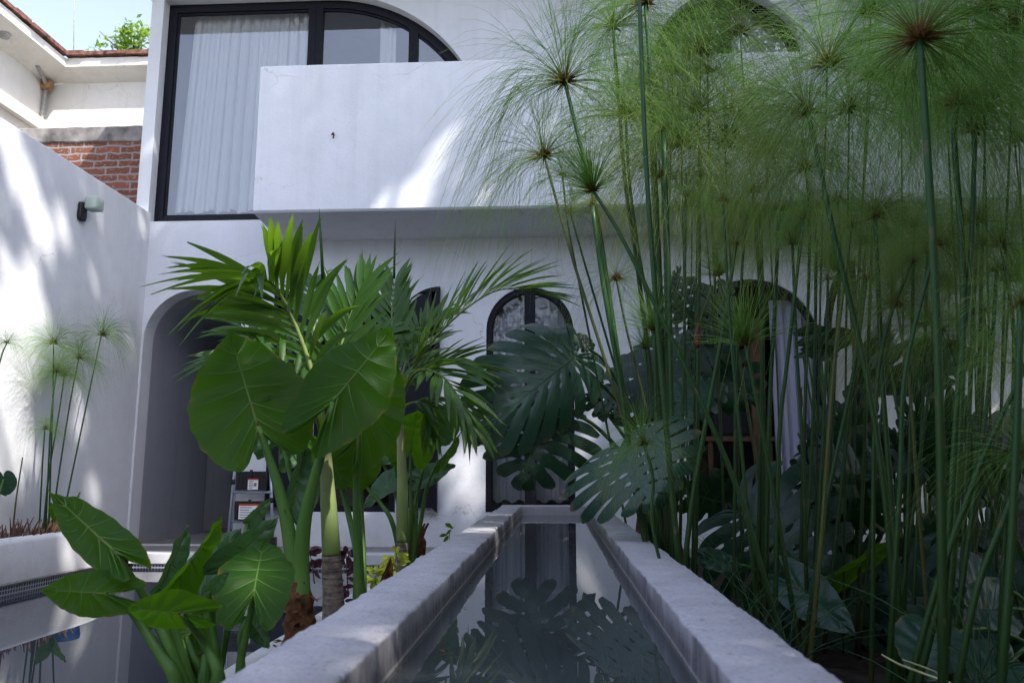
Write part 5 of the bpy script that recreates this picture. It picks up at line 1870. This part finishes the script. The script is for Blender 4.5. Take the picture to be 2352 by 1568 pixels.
# dense mass of further heads
FILL = []
rf = random.Random(23)
grid = [(1700, 75), (1610, 120), (1565, 330), (1590, 470), (1665, 330), (1545, 160), (1600, 250), (1760, 350), (1900, 150), (1950, 250), (2000, 180), (2070, 220), (2170, 150), (2230, 120), (2260, 250), (2320, 170), (2340, 320), (2330, 60), (2320, 640), (2000, 30), (2270, 20), (2180, 660)]
for u, v in grid:
    y = rf.uniform(3.6, 5.6) if u > 1700 else rf.uniform(4.0, 5.4)
    lean = rf.uniform(-60, 60)
    papyrus('dim papyrus head merging into the dense feathery mass at upper right', y, [(u, v), (u + lean * .2, v + 160), (u + lean * .7, v + 500), (u + lean, v + 800)], rf.uniform(.50, .68) * FPX / y, rf.choice(['lush', 'lush', 'mature', 'mature', 'sparse']), 9 * 3.5 / y, 7 * 3.5 / y, rf.random() < .22, group='papyrus heads merged into the upper right mass')

# ---- papyrus in the left planter ----------------------------------------------------------
PXL = -4.05
lp = lambda u, v: VX(u, v, PXL)
for lab, path, R, kind in (
    ('left planter papyrus whose full round head is the bushiest of its group', [(123, 789), (122, 900), (117, 1050), (112, 1215)], 83, 'lush'),
    ('left planter papyrus with the rightmost head on a slanting stem', [(233, 769), (205, 900), (165, 1090), (140, 1210)], 83, 'lush'),
    ('left planter papyrus with the head between the bushiest and the rightmost', [(181, 822), (160, 930), (135, 1090), (118, 1215)], 75, 'lush'),
    ('left planter papyrus with the second head down on the bushiest stem', [(130, 854), (118, 950), (110, 1100), (105, 1215)], 70, 'lush'),
    ('left planter papyrus with the thin bare head right of the second one', [(148, 862), (135, 950), (112, 1090), (100, 1215)], 60, 'lush'),
    ('left planter papyrus with the lowest and smallest head', [(103, 985), (98, 1060), (90, 1215)], 51, 'lush'),
    ('left planter papyrus cut by the left edge with a small purple heart', [(16, 787), (0, 830), (-40, 1000), (-60, 1215)], 40, 'lush'),
    ('left planter papyrus stem without a head leaning left', [(52, 1050), (38, 1140), (30, 1215)], 27, 'lush'),
):
    papyrus(lab, 0, path, R, kind, 7, 4, plane=lp, ground=.20, minx=-99, head=('without' not in lab))

# dry stubs in the left planter
for (u0, u1, n, mat, lab, h) in ((0, 92, 90, 'darkstraw', 'clump of dark dry cut stubs in the left planter', (.06, .22)), (92, 150, 70, 'straw', 'clump of pale dry straw at the foot of the left planter papyrus', (.05, .2))):
    mb = MB()
    for k in range(n):
        p = lp(random.uniform(u0 - 12, u1), 1218) + Vector((random.uniform(-.10, .14), random.uniform(-.1, .1), 0)); p.z = .19
        d = Vector((random.gauss(.1, .3), random.gauss(0, .3), 1)).normalized()
        L = random.uniform(*h)
        mb.tube([p, p + d * L * .5, p + d * L + Vector((random.uniform(-.02, .02), 0, -.01))], [.010, .008, .003], 4)
    tag(make('dry_stub_clump', mb, M[mat]), lab, 'dry stubs')

# ---- sedge grass beside the trough at right --------------------------------------------------
for (bx_, by_, n, lab) in ((.62, 2.9, 42, 'wispy sedge tuft hugging the right trough wall near the front'), (.75, 3.8, 30, 'second wispy sedge tuft further back along the right trough wall'), (1.15, 2.55, 26, 'loose sedge blades arching in front of the taro leaves')):
    mb = MB()
    for k in range(n):
        p = Vector((bx_ + random.uniform(-.12, .2), by_ + random.uniform(-.2, .2), -.07))
        a = random.uniform(0, 2 * PI); L = random.uniform(.35, .75); lean = random.uniform(.15, .9)
        dx, dy = math.cos(a) * lean * L, math.sin(a) * lean * L
        if p.x + dx < .45: dx = abs(dx)
        ps = [p + Vector((dx * t * t, dy * t * t, L * (t - .45 * lean * t * t))) for t in (0, .2, .4, .6, .8, 1)]
        mb.tube(ps, [.003, .0028, .0024, .002, .0014, .0006], 3)
    tag(make('sedge_tuft', mb, M['mons_vein2']), lab, 'sedge')
mb = MB()
mb.tube([V(*c9(1360, 1372), 2.3), V(*c9(1480, 1440), 2.3), V(*c9(1640, 1500), 2.28), V(*c9(1830, 1568), 2.25), V(*c9(1900, 1700), 2.2)], [.002, .0035, .0035, .0035, .003], 6)
mb.tube([V(*c9(1500, 1405), 2.32), V(*c9(1660, 1462), 2.3), V(*c9(1730, 1490), 2.3), V(*c9(1800, 1600), 2.3)], [.0015, .0025, .0025, .0025], 6)
tag(make('dead_stalk', mb, M['pale_stalk']), 'pale yellow bent dead stalk in the bottom right corner', 'stalk')

# ---- small plants by the kerb ------------------------------------------------------------------


def sprig(name, label, pts, mat, n, L, y, cat, stemmat='bark', spread=.04):
    base = V(*pts[0], y)
    t = thing(name, base, label, cat)
    ps = [V(u, v, y) for u, v in pts]
    mb = MB(); q = bez(ps, 10); mb.tube(q, [.004 * (1 - .06 * i) for i in range(11)], 5)
    make('stem', mb, M[stemmat], t)
    mb = MB()
    for k in range(n):
        s = random.uniform(.3, 1); c = q[min(10, int(s * 10))]
        d = Vector((random.gauss(0, 1), random.gauss(0, .8), random.gauss(.3, .6))).normalized()
        sd = d.cross(Vector((random.gauss(0, .4), -1, random.gauss(0, .4)))).normalized()
        l_ = L * random.uniform(.7, 1.2)
        p = c + d * spread * random.uniform(0, 1)
        nn = sd.cross(d)
        rows = []
        for j in range(6):
            tt = j / 5
            w_ = l_ * .24 * math.sin(PI * min(1, tt * .93 + .05)) ** .8
            cc = p + d * l_ * tt + Vector((0, 0, -.25 * l_ * tt * tt))
            rows.append([cc - sd * w_ + nn * w_ * .3, cc, cc + sd * w_ + nn * w_ * .3])
        mb.grid(rows)
    make('foliage', mb, M[mat], t)
    return t


sprig('purple_shrub', 'small purple-leaved shrub left of the pale palm trunk', [(722, 1340), (716, 1290), (708, 1262)], 'purple', 26, .07, 4.4, 'shrub')
sprig('purple_shrub', 'purple-leaved seedling right of the pale palm trunk', [(800, 1370), (796, 1300), (795, 1258)], 'purple', 24, .07, 4.4, 'shrub')
sprig('purple_shrub', 'dark purple low shrub at the foot of the middle alocasia', [(790, 1400), (780, 1370), (770, 1345)], 'purple', 26, .05, 3.9, 'shrub')
sprig('lime_shrub', 'bright yellow green seedling by the trough edge at the right palm foot', [(905, 1330), (908, 1290), (912, 1268)], 'lime', 30, .055, 4.6, 'seedling', 'petiole')
sprig('lime_shrub', 'lime green seedling nearer along the trough edge beside a curled brown leaf', [(860, 1352), (862, 1325), (866, 1310)], 'lime', 30, .045, 4.2, 'seedling', 'petiole')
sprig('vine_sprig', 'thin green vine sprig rising over the far left trough edge', [(1032, 1240), (1033, 1222), (1044, 1208)], 'alo', 6, .07, 6.3, 'vine', 'petiole', .02)
mb = simple_leaf(V(882, 1328, 4.1), V(898, 1282, 4.05), 30, wf=.5, lobe=.2, fold=.9, seed=1, veins=False, nq=20, nt=6)
tag(make('fallen_leaf', mb, M['husk']), 'curled brown dead leaf on the left trough edge', 'leaf')
mb = MB()
for k in range(28):
    p = Vector((random.uniform(-1.12, -.6), random.uniform(2.4, 6.8), -.055))
    d = Vector((random.gauss(0, 1), random.gauss(0, 1), .15)).normalized(); s = Vector((-d.y, d.x, random.uniform(-.3, .3)))
    L = random.uniform(.02, .05)
    mb.face([mb.vert(p - s * L * .4), mb.vert(p + d * L), mb.vert(p + s * L * .4), mb.vert(p - d * L)])
fl = MB()
for k in range(46):
    p = Vector((random.uniform(-.29, .23), random.uniform(1.1, 7.0), TW + .0025))
    if k % 3 == 0: p.x = random.choice((-.305, .243)) + random.uniform(-.008, .008)
    a = random.uniform(0, 6.28); L = random.uniform(.003, .012)
    d = Vector((math.cos(a), math.sin(a), 0)); s_ = Vector((-d.y, d.x, 0))
    fl.face([fl.vert(p - s_ * L * .35), fl.vert(p + d * L + Vector((0, 0, .002))), fl.vert(p + s_ * L * .35), fl.vert(p - d * L)])
fo = make('floating_debris', fl, M['husk']); fo['kind'] = 'stuff'; tag(fo, 'tiny bits of leaf debris floating on the trough water', 'debris')
lt = make('leaf_litter', mb, M['husk']); lt['kind'] = 'stuff'; tag(lt, 'brown leaf litter on the soil under the palms', 'leaf litter')

# ---- trees ----------------------------------------------------------------------------------------


def leaf_quads(mb, centers, size, rnd, flat=.4):
    for c in centers:
        d = Vector((rnd.gauss(0, 1), rnd.gauss(0, 1), rnd.gauss(0, flat))).normalized()
        s = d.cross(Vector((rnd.gauss(0, .4), rnd.gauss(0, .4), 1))).normalized()
        L = size * rnd.uniform(.7, 1.3); W_ = L * .42
        nn = d.cross(s)
        i = [mb.vert(c - d * L * .5), mb.vert(c + s * W_ * .5 + nn * .1 * L), mb.vert(c + d * L * .5), mb.vert(c - s * W_ * .5 + nn * .1 * L)]
        mb.face(i)


# little tree above the neighbour's roof
pt = V(308, 95, 15)
tr_ = thing('roof_tree', (pt.x, 15, 0), 'small bright leafy tree showing above the neighbouring roof', 'tree')
rnd = random.Random(3)
mb = MB(); mb.tube([(pt.x, 15, 0), (pt.x + .1, 15, 4), (pt.x, 15, pt.z)], [.12, .09, .02], 8)
for k in range(9):
    a = Vector((pt.x, 15, pt.z - rnd.uniform(0, .8))); mb.tube([a, a + Vector((rnd.uniform(-.6, .6), rnd.uniform(-.4, .4), rnd.uniform(.1, .6)))], [.03, .006], 5)
make('trunk', mb, M['bark'], tr_)
mb = MB()
cs = []
for k in range(26):
    cc = Vector((pt.x + .1 + rnd.gauss(0, .26), 15 + rnd.gauss(0, .3), pt.z - .22 + rnd.gauss(0, .26)))
    cs += [cc + Vector((rnd.gauss(0, .09), rnd.gauss(0, .09), rnd.gauss(0, .09))) for _ in range(34)]
leaf_quads(mb, cs, .13, rnd)
make('crown', mb, M['neighborleaf'], tr_)

# unseen shade trees right of and behind the view; leaf gaps cut to place dapples
E1 = SUN_TO.cross(Vector((0, 0, 1))).normalized()
E2 = SUN_TO.cross(E1).normalized()


def sp(p): return (p.dot(E1), p.dot(E2))


GAPS = []


def gap(p, r): GAPS.append((*sp(p), r))


def wallpt(u, v): return VX(u, v, LX)


for u, v, r in ((35, 700, .20), (30, 800, .24), (28, 900, .24), (20, 1010, .22), (75, 640, .10), (40, 360, .14), (60, 440, .14), (85, 500, .12), (110, 560, .07), (20, 300, .12),
                (135, 500, .07), (150, 540, .06), (178, 905, .06), (190, 950, .06), (207, 1085, .06), (217, 1120, .06), (75, 1010, .07), (170, 985, .06), (100, 745, .05), (150, 700, .04)):
    gap(wallpt(u, v), r)
for u, v, r in ((985, 380, .10), (970, 420, .13), (950, 460, .14), (905, 470, .10), (1000, 350, .08), (870, 480, .08), (1075, 380, .05), (1110, 440, .06), (1050, 300, .04)):
    gap(V(u, v, 7.2), r)
for u, v, r in ((1040, 1075, .07), (1075, 1120, .08), (1100, 1150, .07), (1090, 1040, .05), (1345, 1010, .07), (1370, 960, .06), (1330, 1060, .05), (1010, 925, .06), (840, 1150, .05), (1240, 1110, .05)):
    gap(V(u, v, 8.0), r)
for u, v, r in ((200, 1250, .13), (240, 1245, .14), (300, 1262, .14), (160, 1280, .10)):
    gap(VX(u, v, -3.82), r)
for u, v, r in ((380, 1282, .09), (470, 1282, .08), (330, 1270, .1)):
    gap(V(u, v, 7.2), r)
gap(VZ(1085, 1205, .43), .045)
for u, v, y, r in ((790, 660, 3.7, .14), (830, 720, 3.75, .12), (740, 720, 3.6, .10), (600, 630, 3.3, .10), (770, 790, 3.6, .10), (575, 1320, 2.6, .02), (910, 1290, 4.6, .08), (862, 1320, 4.2, .06), (760, 1100, 3.6, .05), (930, 1020, 4.9, .06),
                   (850, 610, 3.75, .08), (700, 560, 3.9, .06)):
    gap(V(u, v, y), r + .05)
for u, v, y, r in ((1490, 30, 4.0, .26), (1530, 250, 4.0, .10), (1540, 430, 3.9, .16), (1350, 300, 3.8, .07), (1390, 560, 3.8, .05), (1340, 620, 3.9, .09), (1380, 800, 3.9, .07), (1470, 560, 3.5, .06), (1535, 560, 3.8, .07), (1600, 450, 4.0, .12), (1640, 330, 4.2, .10), (1410, 80, 4.4, .14), (1300, 480, 4.0, .10), (1640, 90, 4.2, .1), (1450, 300, 4.1, .06), (1560, 300, 4.2, .32), (1430, 360, 4.0, .2), (1700, 180, 4.3, .28), (1750, 330, 4.2, .22), (1850, 200, 4.0, .16), (1280, 330, 3.9, .14), (1640, 480, 4.0, .14), (1800, 420, 4.2, .10)):
    gap(V(u, v, y), r + .05)
rt = random.Random(77)
trunks = [Vector((9.0, -4.5, 0)), Vector((6.6, -1.2, 0)), Vector((11.2, -.4, 0)), Vector((12.2, -5.6, 0)), Vector((6.6, -6.4, 0))]
crowns = [[] for _ in trunks]
N_LEAF = 30000
k = 0
while k < N_LEAF:
    tgt = Vector((rt.uniform(-4.7, 4.8), rt.uniform(.2, 8.4), rt.uniform(-.1, 5.6) if rt.random() < .7 else rt.uniform(3, 6)))
    if tgt.y > 7.2 and tgt.x < -4.4: continue
    h = rt.uniform(13.0, 17.0)
    c = tgt + SUN_TO * ((h - tgt.z) / SUN_TO.z)
    a, b = sp(c)
    if any((a - g[0]) ** 2 + (b - g[1]) ** 2 < (g[2] + .045) ** 2 for g in GAPS): continue
    if c.y > 3.6: continue
    i = min(range(len(trunks)), key=lambda q: (trunks[q].x - c.x) ** 2 + (trunks[q].y - c.y) ** 2)
    crowns[i].append(c); k += 1
for i, t0 in enumerate(trunks):
    st = thing('shade_tree', t0, 'tall leafy shade tree behind the viewpoint throwing dappled shade', 'tree', 'shade trees outside the frame')
    mb = MB(); leaf_quads(mb, crowns[i], .30, rt)
    make('crown', mb, M['treeleaf'], st, smooth=False)
    mb = MB(); mb.tube([t0, t0 + Vector((.1, .05, 5)), t0 + Vector((-.1, .2, 11)), t0 + Vector((0, .1, 15.5))], [.32, .26, .18, .04], 10)
    for q in range(10):
        if not crowns[i]: break
        e = rt.choice(crowns[i]); s = t0 + Vector((-.1, .2, rt.uniform(9, 13)))
        mb.tube([s, s.lerp(e, .5) + Vector((0, 0, .4)), e], [.07, .04, .012], 6)
    make('trunk', mb, M['bark'], st)
# broad tree added above the frame to darken the right side
t0 = Vector((5.2, 2.4, -.1))
st = thing('added_shade_tree', t0, 'broad tree added above the frame to darken the papyrus stand', 'tree')
mb = MB(); cs = []
while len(cs) < 10500:
    y = rt.uniform(.6, 7.3); x = rt.uniform(1.75 + .16 * y, 7); z = 1.25 + .62 * y + .30 * max(0, x - .55 * y) * 0 + rt.uniform(.1, 1.8)
    c = Vector((x, y, z))
    if noise.noise(c * .9) < -.22: continue
    a, b = sp(c)
    if any((a - g[0]) ** 2 + (b - g[1]) ** 2 < (g[2] + .14) ** 2 for g in GAPS): continue
    cs.append(c)
leaf_quads(mb, cs, .22, rt, .6)
make('crown', mb, M['treeleaf'], st, smooth=False)
mb = MB(); mb.tube([t0, t0 + Vector((-.1, .1, 2)), t0 + Vector((-.2, .5, 4)), t0 + Vector((-1.0, 1.2, 5.2))], [.16, .13, .1, .04], 10)
for q in range(12):
    e = rt.choice(cs); s_ = t0 + Vector((-.2, .5, rt.uniform(2.8, 4)))
    mb.tube([s_, s_.lerp(e, .5) + Vector((0, 0, .3)), e], [.05, .03, .01], 6)
make('trunk', mb, M['bark'], st)
# evergreen shrubs added out of frame to keep light off the right bed
for i, (x0, y0) in enumerate([(2.2, -1.5), (2.2, .4), (2.7, 2.3), (3.9, 4.2), (5.0, 6.1), (1.6, -2.6), (3.2, -3.0), (4.6, -2.2)]):
    hs = thing('added_shade_shrub', (x0, y0, -.1), 'dense dark evergreen shrub added outside the frame to shade the right bed', 'shrub', 'added shade shrubs out of view at right')
    mb = MB(); cs = []
    for q in range(75):
        cc = Vector((x0 + rt.gauss(.2, .4), y0 + rt.gauss(0, .55), rt.uniform(0, 4.0)))
        if cc.x < max(.60 * cc.y + .72, .75): continue
        cs += [cc + Vector((rt.gauss(0, .2), rt.gauss(0, .2), rt.gauss(0, .2))) for _ in range(45)]
    cs = [c for c in cs if c.x > max(.60 * c.y + .52, .55)]
    leaf_quads(mb, cs, .17, rt, 1)
    make('foliage', mb, M['mons_dark'], hs, smooth=False)
    mb = MB()
    for q in range(5):
        b_ = Vector((x0 + rt.gauss(.2, .1), y0 + rt.gauss(0, .2), -.1)); mb.tube([b_, b_ + Vector((rt.gauss(0, .2), rt.gauss(0, .2), 1.8)), b_ + Vector((rt.gauss(0, .3), rt.gauss(0, .4), 3.3))], [.03, .025, .008], 6)
    make('stem', mb, M['bark'], hs)
# shrubs added behind the viewpoint to block low sky and deepen the shade
for x0, y0 in ((-5.2, -5.5), (-2.9, -6.2), (-.6, -5.6), (1.9, -6.0), (4.4, -5.2)):
    hs = thing('added_rear_shrub', (x0, y0, -.3), 'tall dense shrub added behind the viewpoint to block low sky', 'shrub', 'added light-blocking shrubs behind the viewpoint')
    mb = MB(); cs = []
    for q in range(70):
        cc = Vector((x0 + rt.gauss(0, .75), y0 + rt.gauss(0, .5), rt.uniform(0, 5.2)))
        cs += [cc + Vector((rt.gauss(0, .28), rt.gauss(0, .28), rt.gauss(0, .28))) for _ in range(28)]
    leaf_quads(mb, cs, .30, rt, 1)
    make('foliage', mb, M['mons_dark'], hs, smooth=False)
    mb = MB()
    for q in range(5):
        b_ = Vector((x0 + rt.gauss(0, .2), y0 + rt.gauss(0, .2), -.3)); mb.tube([b_, b_ + Vector((rt.gauss(0, .2), rt.gauss(0, .2), 2.4)), b_ + Vector((rt.gauss(0, .5), rt.gauss(0, .4), 4.6))], [.04, .03, .01], 6)
    make('stem', mb, M['bark'], hs)
